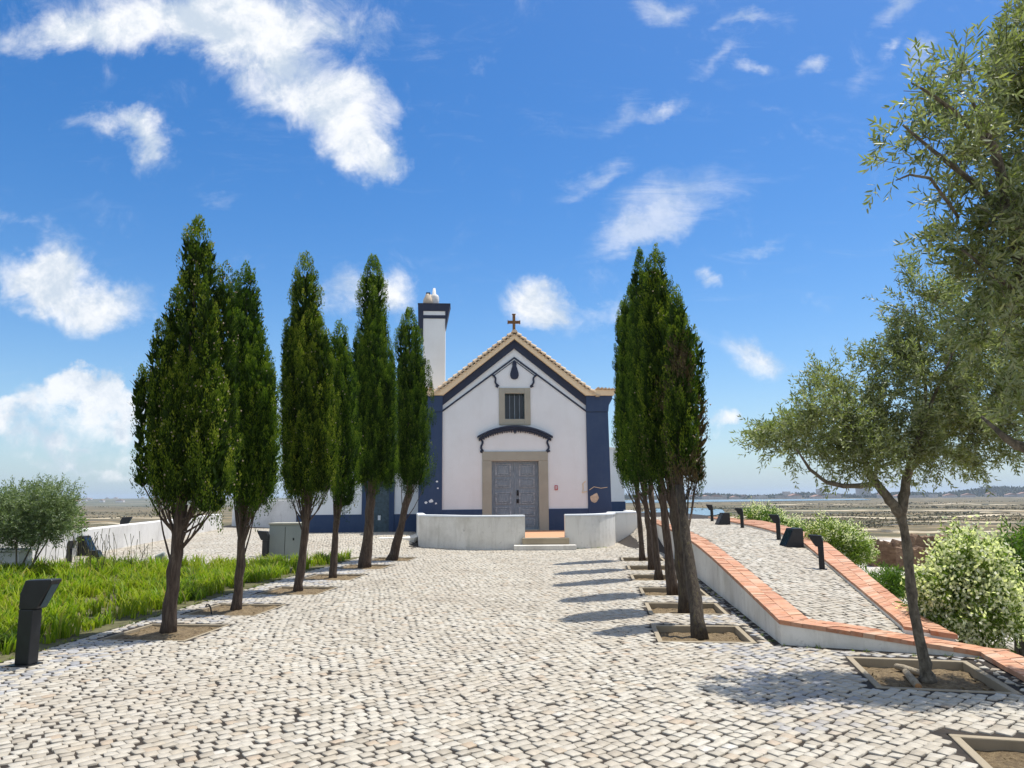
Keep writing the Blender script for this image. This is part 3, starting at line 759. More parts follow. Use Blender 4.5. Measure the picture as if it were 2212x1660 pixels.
for s in (-1, 1):
    rslope(b, (0, -.12, tr), (0, L + .2, tr), (s * 3.2, -.12, tr - .775 * 3.2), (s * 3.2, L + .2, tr - .775 * 3.2))
    rslope(b, (s * 3.2, -.12, tr - .775 * 3.2), (s * 3.2, L + .2, tr - .775 * 3.2), (s * 4.05, -.12, 5.36), (s * 4.05, L + .2, 5.36))
    n_ = 17
    for i in range(n_):                        # capping tiles down the verge
        f0 = i / n_; f1 = (i + 1.22) / n_; x0, x1 = 3.25 * f0, min(3.35, 3.25 * f1)
        nr = Vector((s * .6, 0, .8))
        barrel(b, (s * x1, -.12, tr + .06 - .775 * x1), (s * x0, -.12, tr + .03 - .775 * x0), .125, .08, 8, nr)
    for i in range(23):                        # little tile ends in the bed below them
        x = .1 + 3.1 * i / 22
        barrel(b, (s * x, -.25, tr - .775 * x - .02), (s * x, .1, tr - .775 * x - .02), .06, .06, 5)
    for i in range(6):
        x = 3.25 + .14 * i; barrel(b, (s * x, -.26, 5.345 + .035 * (5 - i) * .25), (s * x, .3, 5.345 + .035 * (5 - i) * .25), .06, .06, 5)
    b.add([(s * 3.2, -.1, tr - .775 * 3.2), (s * 4.05, -.1, 5.36), (s * 4.05, -.1, 5.33), (s * 3.2, -.1, 5.33)], [(0, 1, 2, 3)])
barrel(b, (0, -.25, tr + .03), (0, L + .2, tr + .03), .12, .12, 8)
b.build('roof', M['tile'], ch)
for s in (-1, 1):                              # nave eave cornice, seen past the right corner
    b = MB(); b.prism([(s * HW, 4.55), (s * (HW + .12), 4.6), (s * (HW + .36), 4.82), (s * (HW + .36), 4.9), (s * HW, 4.9)], T + 1.2, L); b.build('nave_cornice', M['cream'], ch)
# chimney behind the left corner
cy0 = 1.6
xl, _ = dome(913.5, 760, cy0); xr_, _ = dome(961.5, 760, cy0)
ox0, ztop = dome(902.5, 655.5, cy0); ox1, _ = dome(973, 657, cy0); _, zf = dome(960, 709, cy0)
_, zb1 = dome(930, 672.5, cy0); _, zb2 = dome(930, 681.5, cy0); _, zb3 = dome(930, 688.5, cy0)
b = MB(); b.box(xl, xr_, cy0, cy0 + .75, 2.5, ztop - .2); chim = b.build('chimney', M['white'], ch, bevel=.01)
b = MB()
b.box(ox0, ox1, cy0 - .03, cy0 + .78, ztop - .05, ztop)
b.box(xl - .02, xr_ + .02, cy0 - .025, cy0 + .77, zb1, ztop - .052); b.box(xl - .006, xr_ + .006, cy0 - .02, cy0 + .76, zb3, zb2)
b.prism([(xr_ + .007, zf), (ox1 - .01, ztop - .052), (xr_ + .007, ztop - .052)], cy0 - .022, cy0 + .765)
b.prism([(xl - .007, zf - .5), (xl - .007, ztop - .052), (ox0 + .01, ztop - .052), (ox0 + .03, zf)], cy0 - .022, cy0 + .765)
b.build('chimney_cap', M['bluedark'], chim)
xm = (ox0 + ox1) / 2; b = MB()
xa, _ = dome(924, 640, cy0); xb, _ = dome(937, 640, cy0)
_, za = dome(924, 632, cy0); _, zb = dome(937, 617, cy0)
b.lathe([(.19, 0), (.21, .12), (.19, .26), (.12, za - ztop - .08), (.10, za - ztop)], (xa, cy0 + .3, ztop), 12)
b.build('chimney_pot', M['potcream'], chim, smooth_=True)
b = MB(); b.lathe([(.17, 0), (.20, .15), (.205, .36), (.17, .46), (.08, .52), (.05, zb - ztop)], (xb, cy0 + .45, ztop), 12); b.build('chimney_pot', M['wall'], chim, smooth_=True)
b = MB(); b.box(xa - .08, xa + .09, cy0 + .22, cy0 + .38, za - ztop + ztop, za + .06); b.build('pot_cover', M['iron'], chim)
# peeled patches and a loose cable by the right corner
def patch(c, r_, y, name, m_, n=11, sx=1):
    b = MB(); pts = [(c[0] + sx * r_ * random.uniform(.6, 1.15) * math.cos(2 * math.pi * k / n), c[1] + r_ * 1.1 * random.uniform(.6, 1.15) * math.sin(2 * math.pi * k / n)) for k in range(n)]
    b.prism(pts, y - .004, y + .01); b.build(name, m_, ch)
cxp, czp = dome(1285, 1076, -.07); patch((cxp, czp), .17, -.071, 'plaster_patch', M['sand'])
for px, py, r_ in ((944, 1041, .05), (920, 1086, .06), (931, 1083, .09), (942, 1088, .05), (946, 1055, .04)):
    q = dome(px, py, -.07); patch(q, r_ * .75, -.071, 'paint_chip', M['white'], 9, 1.3)
b = MB(); q = [dome(px, py, -.03) for px, py in ((1265, 1040), (1259, 1045), (1260, 1058), (1257, 1064), (1268, 1062))]
b.tube([(x, -.03, z) for x, z in q], .018, 6); q = [dome(px, py, -.09) for px, py in ((1273, 1059), (1283, 1052), (1298, 1055), (1312, 1053))]
b.tube([(x, -.085, z) for x, z in q], .011, 6); b.build('cable', M['cream'], ch)
# wing on the left
WY = 1.0
b = MB(); wx0, wx1 = -8.35, -HW - .003; Zg = -.45
b.box(wx0, wx1, WY, WY + 6, Zg, 2.9); b.build('wing_wall', M['white'], ch)
b = MB(); b.box(wx0 - .03, -5.9, WY - .03, WY + 6.03, Zg, .62); b.box(-4.65, wx1, WY - .03, WY + .3, Zg, .62); b.build('wing_plinth', M['blue'], ch, bevel=.008)
b = MB(); rslope(b, (wx0 - .2, WY + 3, 3.7), (wx1, WY + 3, 3.7), (wx0 - .2, WY - .25, 2.95), (wx1, WY - .25, 2.95)); rslope(b, (wx0 - .2, WY + 3, 3.7), (wx1, WY + 3, 3.7), (wx0 - .2, WY + 6.2, 2.95), (wx1, WY + 6.2, 2.95))
b.box(wx0 - .1, wx1, WY - .14, WY + 6.1, 2.86, 2.97); b.prism([(wx0, 2.9), (wx0 + .2, 2.9), (wx0 + .2, 3.6), (wx0, 3.6)], WY + 2.7, WY + 3.3)
b.build('wing_roof', M['tile'], ch)
b = MB(); b.box(-5.9, -5.70, WY - .06, WY + .2, Zg, 2.15); b.box(-4.85, -4.65, WY - .06, WY + .2, Zg, 2.15); b.box(-5.9, -4.65, WY - .064, WY + .2, 2.152, 2.4); b.build('wing_door_frame', M['blue'], ch, bevel=.01)
b = MB(); b.box(-5.70, -4.85, WY - .02, WY + .05, Zg + .15, 2.15)
for z0 in (-.2, .55, 1.3):
    b.box(-5.62, -5.32, WY - .035, WY - .019, z0, z0 + .6); b.box(-5.22, -4.93, WY - .035, WY - .019, z0, z0 + .6)
b.build('wing_door', M['wingdoor'], ch, bevel=.006)
b = MB(); q = dome(819, 1119, WY - .05); b.box(q[0] - .05, q[0] + .05, WY - .045, WY + .01, q[1] - .09, q[1] + .09)
b.build('meter_plate', M['white'], ch)
# annex seen past the right corner
AY = 6.0; ax0 = HW + .003
ax1, azt = dome(1346, 968, AY); _, azp = dome(1330, 1084, AY); _, azb = dome(1330, 1108, AY)
b = MB(); b.prism([(ax0, -.6), (ax1, -.6), (ax1, azt - .12), (ax0, azt + .12)], AY, L - .7); b.build('annex_wall', M['white'], ch)
b = MB(); b.box(ax0, ax1 + .03, AY - .03, L - .6, -.6, azp); b.build('annex_plinth', M['blue'], ch)
b = MB(); b.prism([(ax0, azt + .12), (ax1 + .1, azt - .14), (ax1 + .1, azt - .06), (ax0, azt + .2)], AY - .06, L - .6); b.build('annex_roof', M['wall'], ch)
# red sign beside the door
q = dome(1201.5, 1054, -.03)
sg = empty('wall_sign', tuple(np.array(ch.location) + np.array([q[0] * math.cos(AL) + .02 * math.sin(AL), q[0] * math.sin(AL) - .02 * math.cos(AL), q[1]])), AL, label='tiny red and white sign on the chapel wall right of the door', cat='sign')
b = MB(); b.box(-.06, .06, -.012, .02, -.09, .09); b.build('sign_plate', M['red'], sg, bevel=.004)
b = MB(); b.box(-.035, .035, -.016, -.011, .03, .055); b.box(-.035, .035, -.016, -.011, -.012, .012); b.box(-.035, .02, -.016, -.011, -.055, -.03); b.build('sign_lines', M['white'], sg)

# terrace, steps, parapets
b = MB(); n = len(TERR)
TZ = Z0 - .01
b.add([(x, y, TZ) for x, y in TERR] + [(x, y, -.2) for x, y in TERR], [tuple(range(n))[::-1] if False else tuple(range(n))] + [(i, i + n, (i + 1) % n + n, (i + 1) % n) for i in range(n)])
b.build('terrace', M['floor'], kind='structure')
st_ = empty('entrance_steps', (1.0, 23.3, 0), label='two worn stone steps in the gap of the curved white walls', cat='steps')
b = MB(); b.box(-.72, .72, -.06, .33, -.1, TZ + .008); b.build('upper_step', M['kerb'], st_, bevel=.015)
b = MB(); b.box(-.98, .92, -.34, -.062, -.1, .15); b.build('lower_step', M['parapet'], st_, bevel=.02)
def smoothpath(pts, it=2):
    pts = [np.array(p_, float) for p_ in pts]
    for _ in range(it):
        q = [pts[0]]
        for i in range(len(pts) - 1): q += [pts[i] * .75 + pts[i + 1] * .25, pts[i] * .25 + pts[i + 1] * .75]
        q.append(pts[-1]); pts = q
    return [tuple(p_) for p_ in pts]
def parapet(segs, label, ztop):
    o = empty('parapet_wall', (*segs[0][0], 0), label=label, cat='wall')
    path = []
    for s_ in segs: path += s_ if not path else s_[1:]
    inn = offset(path, .22)
    if not inpoly(np.array([inn[len(inn) // 2][0]]), np.array([inn[len(inn) // 2][1]]), TERR)[0]: inn = offset(path, -.22)
    out2 = path
    b = MB(); strip_wall(b, out2, inn, lambda x, y: ztop - .06, lambda x, y: -.1); local(b, o).build('wall_body', M['parapet'], o)
    A = [tuple(np.array(a) + .02 * (np.array(a) - np.array(c)) / .22) for a, c in zip(out2, inn)]
    B_ = [tuple(np.array(c) - .02 * (np.array(a) - np.array(c)) / .22) for a, c in zip(out2, inn)]
    b = MB(); strip_wall(b, A, B_, lambda x, y: ztop, lambda x, y: ztop - .058); local(b, o).build('wall_top', M['white'], o, bevel=.02)
parapet([[(-3.62, 28.2), (-3.12, 24.95)], [(-3.12, 24.95), (-2.12, 24.1)], smoothpath([(-2.12, 24.1), (-1.6, 23.55), (-.9, 23.28), (-.2, 23.28), (.37, 23.44)])], 'longer curved white parapet left of the entrance steps', 1.05)
parapet([smoothpath([(1.63, 23.46), (2.2, 23.52), (2.85, 23.95), (3.3, 24.8), (3.48, 25.7)]), [(3.48, 25.7), (3.52, 26.3)], [(3.52, 26.3), (4.42, 26.75)], [(4.42, 26.75), (4.5, 29)]], 'shorter curved white parapet right of the entrance steps', 1.06)
# low platform left of the parapet
b = MB(); b.box(-4.6, -3.35, 25.6, 29.2, -.1, .26); tag(b.build('stone_platform', M['parapet'], bevel=.015), 'low pale stone landing beside the left parapet, before the wing door', 'platform')

# ------------------------------------------------------------------ boundary wall on the left
def H1(x, y): return float(Hz(x, y))
bw = [(-11.5, 9.0), (-9.85, 14.5), (-10.75, 22.6), (-11.8, 30.5)]
w3 = empty('boundary_wall', (*bw[1], .4), label='long low whitewashed wall receding behind the left grass bed', cat='wall')
inn = offset(bw, .28); A2, B2 = resample(bw, inn, .8)
b = MB(); strip_wall(b, A2, B2, lambda x, y: .91 + (y - 14.5) * .006, lambda x, y: -1.0); local(b, w3).build('wall_body', M['wall'], w3, bevel=.02)
b = MB()
pA = at_y(560, 1120, 33); pB = at_y(668, 1120, 31.4)
w4 = empty('boundary_wall', (pA[0], 33, .4), label='taller white wall end between the cypresses, joining the chapel wing', cat='wall')
b.hexa([(pA[0] - 1.2, 33, -.3), (pB[0], 31.6, -.3), (pB[0], 31.9, -.3), (pA[0] - 1.2, 33.3, -.3), (pA[0] - 1.2, 33, 1.5), (pB[0], 31.6, 1.56), (pB[0], 31.9, 1.56), (pA[0] - 1.2, 33.3, 1.5)])
local(b, w4).build('wall_body', M['wall'], w4, bevel=.02)
# old pillar stub at the left frame edge
q = at_surf(20, 1240, H1); b = MB(); b.box(-.35, .28, -.2, .2, -.1, .40); b.box(-.38, .31, -.23, .23, .402, .45)
o = b.build('wall_stub', M['wall'], bevel=.03); o.location = q; tag(o, 'stained white masonry stub at the left frame edge behind the bed', 'wall')

# ------------------------------------------------------------------ bollard lights, floodlights, boxes
def bollard(p_, h, rz, label, group='black bollard lights', w=.175):
    rt = empty('bollard_light', p_, rz, label=label, cat='light', group=group)
    k = h / .86; w *= k; d = .12 * k; zt = h * .76
    b = MB(); b.box(-w / 2, w / 2, -d / 2, d / 2, .012 * k, zt - .10 * k); b.build('post', M['black'], rt, bevel=.008 * k)
    b = MB(); b.box(-w / 2 - .05 * k, w / 2 + .02, -d / 2 - .06 * k, d / 2 + .04 * k, -.01, .012 * k); b.build('base_plate', M['black'], rt)
    b = MB(); zb = zt - .098 * k
    b.prism([(-w / 2, zb), (w / 2, zb), (w / 2 + .05 * k, zb + .012 * k), (w / 2 + .215 * k, h - .015 * k), (w / 2 + .20 * k, h), (-.03 * k, h - .015 * k), (-w / 2, zb + .15 * k)], -d / 2 - .004, d / 2 + .004)
    hd = b.build('lamp_head', M['black'], rt, bevel=.008 * k)
    b = MB(); b.hexa([(w / 2 + .07 * k, -d * .36, zb + .022 * k), (w / 2 + .19 * k, -d * .36, h - .062 * k), (w / 2 + .19 * k, d * .36, h - .062 * k), (w / 2 + .07 * k, d * .36, zb + .022 * k),
                      (w / 2 + .075 * k, -d * .36, zb + .03 * k), (w / 2 + .195 * k, -d * .36, h - .054 * k), (w / 2 + .195 * k, d * .36, h - .054 * k), (w / 2 + .075 * k, d * .36, zb + .03 * k)])
    b.build('lens', M['curtain'], hd)
def hpx(p_, py_top, px): return at_y(px, py_top, p_[1])[2] - p_[2]
q = at_z(56, 1437, 0); bollard((q[0], q[1], 0), .85, R(-14), 'large black bollard light in the left foreground beside the grass')
RR = lambda x, y: float(Rz(x, y))
for (px, py, pt, lab) in ((1776, 1229.8, 1155.5, 'black bollard light nearest on the raised walkway, beside the brick edge'),
                          (1682.6, 1166.5, 1111.5, 'black bollard light between the nearer floodlight box and the white bush'),
                          (1603.7, 1141, 1097.5, 'black bollard light just right of the farther floodlight box'),
                          (1538.5, 1126.5, 1090, 'farthest black bollard light on the raised walkway, left of both boxes')):
    q = at_surf(px, py, RR); bollard(q, hpx(q, pt, px), R(180 - 25), lab, w=.135)
for (px, py, pt, lab, rz) in ((264, 1167, 1117, 'black bollard light standing against the low white boundary wall', 0),
                              (148, 1216, 1168, 'stubby black bollard light behind the grass near the small olive', -20),
                              (573, 1205, 1147, 'black bollard light close to the left side of the grey cabinet', 165),
                              (592, 1121, 1093, 'tiny far black bollard light before the taller white wall', 0)):
    q = at_surf(px, py, H1); bollard(q, max(.35, hpx(q, pt, px)), R(rz), lab, w=.2)
def flood(p_, h, rz, label, col='black'):
    rt = empty('floodlight_box', p_, rz, label=label, cat='floodlight', group='black wedge floodlights')
    b = MB(); k = h
    b.prism([(-.74 * k, 0), (.36 * k, 0), (.36 * k, .97 * k), (.34 * k, k), (-.20 * k, k)], -.36 * k, .36 * k); b.build('housing', M[col], rt, bevel=.02 * k)
    b = MB(); a = Vector((-.74 * k, 0, 0)); c = Vector((-.20 * k, 0, k)); d = (c - a); nn = Vector((-d.z, 0, d.x)).normalized()
    pts = []
    for off in (.004, .014):
        for f, y in ((.12, -.28), (.9, -.28), (.9, .28), (.12, .28)): pts.append(a + d * f + nn * off * k + Vector((0, y * k, 0)))
    b.hexa(pts); b.build('glass_front', M['glass'], rt)
    b = MB(); b.box(-.72 * k, .40 * k, -.40 * k, .40 * k, -.02, .006); b.build('base_plate', M['black'], rt)
for (px, py, pt, lab) in ((1716, 1181.5, 1141, 'nearer black wedge floodlight box on the raised walkway'), (1565, 1134, 1108, 'farther and smaller black wedge floodlight box on the walkway')):
    q = at_surf(px, py, RR); flood(q, hpx(q, pt, px), R(12), lab)
for (px, py, pt, lab, rz) in ((176, 1200, 1158, 'black wedge floodlight behind the bollard near the small olive', 180),
                              (205, 1216, 1189, 'low black wedge floodlight sunk in the grass edge', 180),
                              (14, 1188, 1163, 'black floodlight under the small olive at the left edge', 180),
                              (627, 1119, 1102, 'tiny far black floodlight before the taller white wall', 180)):
    q = at_surf(px, py, H1); flood(q, max(.22, hpx(q, pt, px)), R(rz), lab)
# grey cabinet
q = at_surf(614, 1206, H1); xw = 34 * q[1] / F
cb = empty('utility_cabinet', q, 0, label='grey concrete cabinet behind the third cypress of the left row', cat='cabinet')
hh_ = hpx(q, 1130, 614)
b = MB(); b.box(-xw, xw, 0, .55, -.1, hh_ - .05); b.build('cabinet_body', M['greybox'], cb, bevel=.012)
b = MB(); b.box(-xw - .02, xw + .02, -.03, .58, hh_ - .049, hh_); b.build('cabinet_lid', M['stone'], cb, bevel=.01)
b = MB(); b.box(-.004, .004, -.006, .01, .02, hh_ - .1); b.box(xw * .5, xw * .5 + .03, -.02, .0, hh_ * .5, hh_ * .5 + .06); b.build('cabinet_seam', M['iron'], cb)
# small spotlight on its stem in the grass
q = at_surf(343, 1224, H1); sp = empty('garden_spotlight', q, R(20), label='small grey spotlight head above the grass beside the nearest left cypress', cat='spotlight')
k = hpx(q, 1192, 343)
b = MB(); b.tube([(0, 0, -.05), (0, 0, k * .35)], .015, 8); b.build('stem', M['iron'], sp)
b = MB(); b.hexa([(-.16 * k, -.3 * k, .25 * k), (.42 * k, -.3 * k, .3 * k), (.42 * k, .3 * k, .3 * k), (-.16 * k, .3 * k, .25 * k), (-.3 * k, -.3 * k, .72 * k), (.3 * k, -.3 * k, k), (.3 * k, .3 * k, k), (-.3 * k, .3 * k, .72 * k)])
b.build('spot_head', M['greybox'], sp, bevel=.03)
# cut logs in the olive pit
M['logwood'] = bark('bleached_log', [(.3, (.20, .155, .10)), (.5, (.36, .30, .21)), (.7, (.46, .40, .30))], (3, 3, 3)); M['logend'] = plain('cut_log_end', (.46, .24, .10), .9, 0, .3, 30)
for (pa, pb_, lab) in (((1936, 1440), (2000, 1458), 'longer bleached log lying across the soil by the olive trunk'), ((1956, 1452), (1984, 1484), 'shorter cut log with an orange end beside the olive trunk')):
    A = at_z(*pa, -.045); B_ = at_z(*pb_, -.045); d_ = (B_ - A) / np.linalg.norm(B_ - A)
    lg = empty('cut_log', (*A[:2], -.045), label=lab, cat='log', group='cut logs under the olive')
    b = MB(); b.tube([A, A * .7 + B_ * .3 + [0, 0, .004], A * .3 + B_ * .7, B_], [.030, .033, .034, .033], 10, wob=.14); local(b, lg).build('log_body', M['logwood'], lg, smooth_=True)
    b = MB(); b.tube([B_ + d_ * .0005, B_ + d_ * .003], [.029, .028], 10); local(b, lg).build('cut_end', M['logend'], lg)
# little black hose loop by the second cypress pit
q = at_z(455, 1322, 0); b = MB(); b.tube([(.02, 0, -.05), (0, 0, .05), (-.03, 0, .10), (-.06, 0, .11), (-.08, 0, .07)], .011, 6)
o = b.build('hose_end', M['black']); o.location = q; tag(o, 'short black hose end curling up beside the second left cypress pit', 'hose')

# ------------------------------------------------------------------ foliage helpers
def unit(r, n):
    v = r.normal(size=(n, 3)); return v / np.linalg.norm(v, axis=1, keepdims=True)
def treeroot(name, base, **k): return empty(name, base, **k)
def toloc(V, o): return V - np.array(o.location)

# ------------------------------------------------------------------ cypresses
def cypress(base, trunk, tw, lobes, seed, label, dark=False, moss=False, brown=0.0, twigs=8, cones=40, lean=0.0):
    """trunk: photo pixel of its top; lobes: (px centre, py bottom, py top, px half width, depth offset)"""
    r = np.random.default_rng(seed)
    Y = base[1]; bz = -.09
    rt = treeroot('cypress_tree', (base[0], base[1], bz), label=label, cat='tree', group='clipped cypresses lining the avenue')
    tp_ = at_y(*trunk, Y + lean)
    s_ = Y / F
    b = MB(); n = 9; pts = []; rad = []
    for i in range(n):
        f = i / (n - 1)
        pts.append((base[0] * (1 - f) + tp_[0] * f + r.normal(0, .007), Y + lean * f + r.normal(0, .007), bz * (1 - f) + tp_[2] * f))
        rad.append(tw * (.5 + .22 * math.exp(-f * 9) - .10 * f) * (1 + r.normal(0, .05)))
    rad = [x * .95 for x in rad]
    b.tube(pts, rad, 12, wob=.18)
    up_ = (tp_[0], Y + lean, tp_[2])
    top_lob = max(lobes, key=lambda l: -l[2])
    tt = at_y(top_lob[0], top_lob[2] + 40, Y + lean + top_lob[4])
    b.tube([up_, tuple((np.array(up_) + tt) / 2), tuple(tt)], [rad[-1], rad[-1] * .6, .012], 7)
    local(b, rt).build('trunk', M['mossbark'] if moss else M['cybark'], rt, smooth_=True)
    allob = []
    for (px, pb, ptp, hw, dy) in lobes:
        if hw < 46: allob.append((px, pb, ptp, hw, dy)); continue
        allob.append((px, pb, ptp, hw * .74, dy)); nn_ = 6 if hw < 50 else 8; ph = r.uniform(0, 6)
        for i in range(nn_):
            a_ = ph + 2 * math.pi * i / nn_ + r.normal(0, .2); w_c = hw * r.uniform(.30, .42)
            allob.append((px + (hw - w_c) * 1.04 * math.cos(a_), pb - r.uniform(0, .10) * (pb - ptp), ptp + r.uniform(.04, .34) * (pb - ptp), w_c, dy + (hw - w_c) * s_ * math.sin(a_)))
    main_lobes = lobes; lobes = allob
    Pl, Dl, Ll, Wl, Tn = [], [], [], [], []
    b2 = MB()
    for (px, pb, ptp, hw, dy) in lobes:
        B = at_y(px, pb, Y + lean + dy); Tp = at_y(px, ptp, Y + lean + dy); Rm = hw * s_; Hh = Tp[2] - B[2]
        dens = max(60, int(Hh * Rm * 2 * math.pi * 40))
        pw = 9.0 if hw < 46 else 5.0
        h = r.beta(1.1, 1.05, dens)
        prof = np.minimum(1, ((h + .02) / .13) ** .6) * np.clip(1 - ((h - .18).clip(0) / .83) ** pw, .03, 1)
        prof *= 1 + .10 * np.sin(h * 17 + r.uniform(0, 6)) + .06 * np.sin(h * 37 + r.uniform(0, 6))
        th = r.uniform(0, 2 * np.pi, dens)
        lump = 1 + .15 * np.sin(3 * th + 7 * h + r.uniform(0, 6)) + .11 * np.sin(6 * th - 11 * h)
        rr = Rm * prof * lump * np.sqrt(r.uniform(.5, 1.04, dens)) * .97
        c0 = np.column_stack([B[0] + (Tp[0] - B[0]) * h + rr * np.cos(th), B[1] + rr * np.sin(th), B[2] + Hh * h])
        # plume: a small upright spindle of scale leaves
        ltint = r.uniform(-.13, .15); plen = r.uniform(.28, .66, dens) * np.clip(1.25 - h * .75, .4, 1.1) * min(1, .45 + hw / 60)
        out = np.column_stack([np.cos(th), np.sin(th), 0 * th])
        pd = out * r.uniform(-.02, .12, dens)[:, None] + np.array([0, 0, 1.0]) + r.normal(0, .06, (dens, 3))
        pd /= np.linalg.norm(pd, axis=1, keepdims=True)
        m_ = 78
        f = r.uniform(0, 1, (dens, m_)); a = r.uniform(0, 2 * np.pi, (dens, m_))
        pr_ = .047 * r.uniform(.7, 1.35, (dens, 1)) * np.sin(np.pi * np.clip(f * .85 + .15, 0, 1)) ** .8 * r.uniform(.5, 1.1, (dens, m_))
        e1 = np.cross(pd, [0.3, .1, .2]); e1 /= np.linalg.norm(e1, axis=1, keepdims=True); e2 = np.cross(pd, e1)
        rad_ = e1[:, None] * np.cos(a)[..., None] + e2[:, None] * np.sin(a)[..., None]
        Q = c0[:, None] + pd[:, None] * (f * plen[:, None] - plen[:, None] * .35)[..., None] + rad_ * pr_[..., None]
        dd = pd[:, None] * 1.0 + rad_ * r.uniform(.15, .6, (dens, m_))[..., None] + r.normal(0, .12, (dens, m_, 3))
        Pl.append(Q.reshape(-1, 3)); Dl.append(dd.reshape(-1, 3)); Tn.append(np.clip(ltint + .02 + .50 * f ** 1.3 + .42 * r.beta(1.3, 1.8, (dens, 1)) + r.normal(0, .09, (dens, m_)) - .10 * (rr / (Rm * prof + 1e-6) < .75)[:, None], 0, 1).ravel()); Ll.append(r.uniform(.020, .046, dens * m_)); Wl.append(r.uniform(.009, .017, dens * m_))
        # coarser leaves deep inside, the crown's inner shade put into their dark tint
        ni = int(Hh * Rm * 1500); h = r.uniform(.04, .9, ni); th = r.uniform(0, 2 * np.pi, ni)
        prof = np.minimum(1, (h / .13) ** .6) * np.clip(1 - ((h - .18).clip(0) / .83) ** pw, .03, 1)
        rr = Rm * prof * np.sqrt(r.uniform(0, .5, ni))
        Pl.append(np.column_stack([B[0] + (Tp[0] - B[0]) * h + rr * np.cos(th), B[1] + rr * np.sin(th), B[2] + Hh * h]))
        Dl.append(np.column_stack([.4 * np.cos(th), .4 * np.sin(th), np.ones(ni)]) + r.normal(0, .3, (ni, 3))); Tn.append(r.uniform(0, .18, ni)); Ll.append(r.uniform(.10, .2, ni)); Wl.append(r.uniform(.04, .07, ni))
        for i in range(twigs if (px, pb, ptp) in [l[:3] for l in main_lobes] else 0):
            th_ = r.uniform(0, 2 * np.pi); k = r.uniform(.35, .85)
            e = np.array([B[0] + Rm * k * math.cos(th_), B[1] + Rm * k * math.sin(th_), B[2] + Hh * r.uniform(.05, .16)])
            f0 = r.uniform(.60, .95); s0 = np.array(pts[int(f0 * (n - 1))])
            mid = s0 * .5 + e * .5 + np.array([0, 0, -.08])
            b2.tube([tuple(s0), tuple(mid), tuple(e)], [.017, .011, .005], 5)
    local(b2, rt).build('bare_branches', M['cybark'], rt)
    P = np.vstack(Pl); D = np.vstack(Dl); V, Q = leaves(P, D, np.concatenate(Ll), np.concatenate(Wl), r)
    mi = np.zeros(len(Q), int)
    if brown:
        zc = (P[:, 2] - P[:, 2].min()) / np.ptp(P[:, 2])
        g = np.sin(P[:, 0] * 7.1 + 1) * np.sin(P[:, 2] * 3.3 + seed) * .5 + .5
        mi = ((g * .75 + .55 * (1 - zc) + r.normal(0, .12, len(P))) > (1.25 - brown)).astype(int)
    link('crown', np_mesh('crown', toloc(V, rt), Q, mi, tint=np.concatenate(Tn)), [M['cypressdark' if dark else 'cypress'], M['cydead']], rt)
    if cones:
        PA_ = np.vstack(Pl[::2]); k = r.choice(len(PA_), cones); C0 = PA_[k]; cc = at_y(lobes[0][0], (lobes[0][1] + lobes[0][2]) / 2, Y)
        o_ = C0 - np.array([cc[0], Y + lean, 0]); o_[:, 2] = 0; C0 = C0 + o_ / (np.linalg.norm(o_, axis=1, keepdims=True) + 1e-6) * .05
        rr = r.uniform(.009, .016, cones)
        oc = np.array([(1, 0, 0), (0, 1, 0), (-1, 0, 0), (0, -1, 0), (0, 0, 1), (0, 0, -1)], float)
        Vc = (C0[:, None] + oc[None] * rr[:, None, None]).reshape(-1, 3)
        fc = np.array([(0, 1, 4), (1, 2, 4), (2, 3, 4), (3, 0, 4), (1, 0, 5), (2, 1, 5), (3, 2, 5), (0, 3, 5)])
        link('cones', np_mesh('cones', toloc(Vc, rt), ((np.arange(cones) * 6)[:, None, None] + fc[None]).reshape(-1, 3)), M['cone'], rt, kind='stuff')
    return rt
OR = ['nearest', 'second nearest', 'third', 'fourth', 'fifth', 'farthest']
cypress(LT[0], (393, 1090), .175, [(427, 1040, 487, 44, 0), (400, 1100, 760, 62, .0), (484, 1095, 588, 25, .15), (350, 1095, 705, 27, -.1), (314, 1070, 805, 22, .1), (455, 1122, 800, 42, -.15), (380, 1080, 640, 24, .2), (448, 1060, 620, 20, -.2)], 21,
        'nearest and tallest cypress of the left row, with several ragged spires', twigs=5, cones=620)
cypress(LT[1], (527, 1115), .145, [(533, 1095, 588, 34, 0), (545, 1120, 690, 50, .05), (508, 1060, 600, 18, .2), (572, 1080, 800, 30, -.1)], 22, 'second cypress of the left row, half hidden behind the tallest one', True, twigs=5, cones=110)
cypress(LT[2], (667, 1085), .165, [(660, 1040, 558, 36, 0), (664, 1085, 650, 55, 0), (640, 1085, 780, 36, .2), (692, 1075, 830, 34, -.1)], 23, 'third cypress of the left row, tall with a pointed tip and dark crown', twigs=6, cones=260)
cypress(LT[3], (728, 1112), .155, [(733, 1085, 698, 24, 0), (742, 1110, 760, 34, 0)], 24, 'shortest and slimmest cypress of the left row, fourth from the front', True, twigs=6, cones=40)
cypress(LT[4], (803, 1065), .27, [(806, 1020, 560, 34, 0), (810, 1062, 660, 48, 0), (778, 1040, 715, 22, .1)], 25, 'fifth cypress of the left row, dense green with a thick double trunk', True, twigs=4, cones=20)
cypress(LT[5], (884, 1062), .24, [(884, 1055, 675, 34, 0), (892, 1062, 770, 42, 0)], 26, 'farthest cypress of the left row, its trunk leaning towards the chapel', True, twigs=5, cones=30)
cypress(RT[0], (1468, 1050), .155, [(1474, 1050, 690, 36, 0), (1462, 1040, 640, 24, .1), (1502, 1060, 722, 22, .25)], 31, 'nearest cypress of the right row, leaning with lichen on its trunk', moss=True, brown=.42, twigs=5, cones=90, lean=.75)
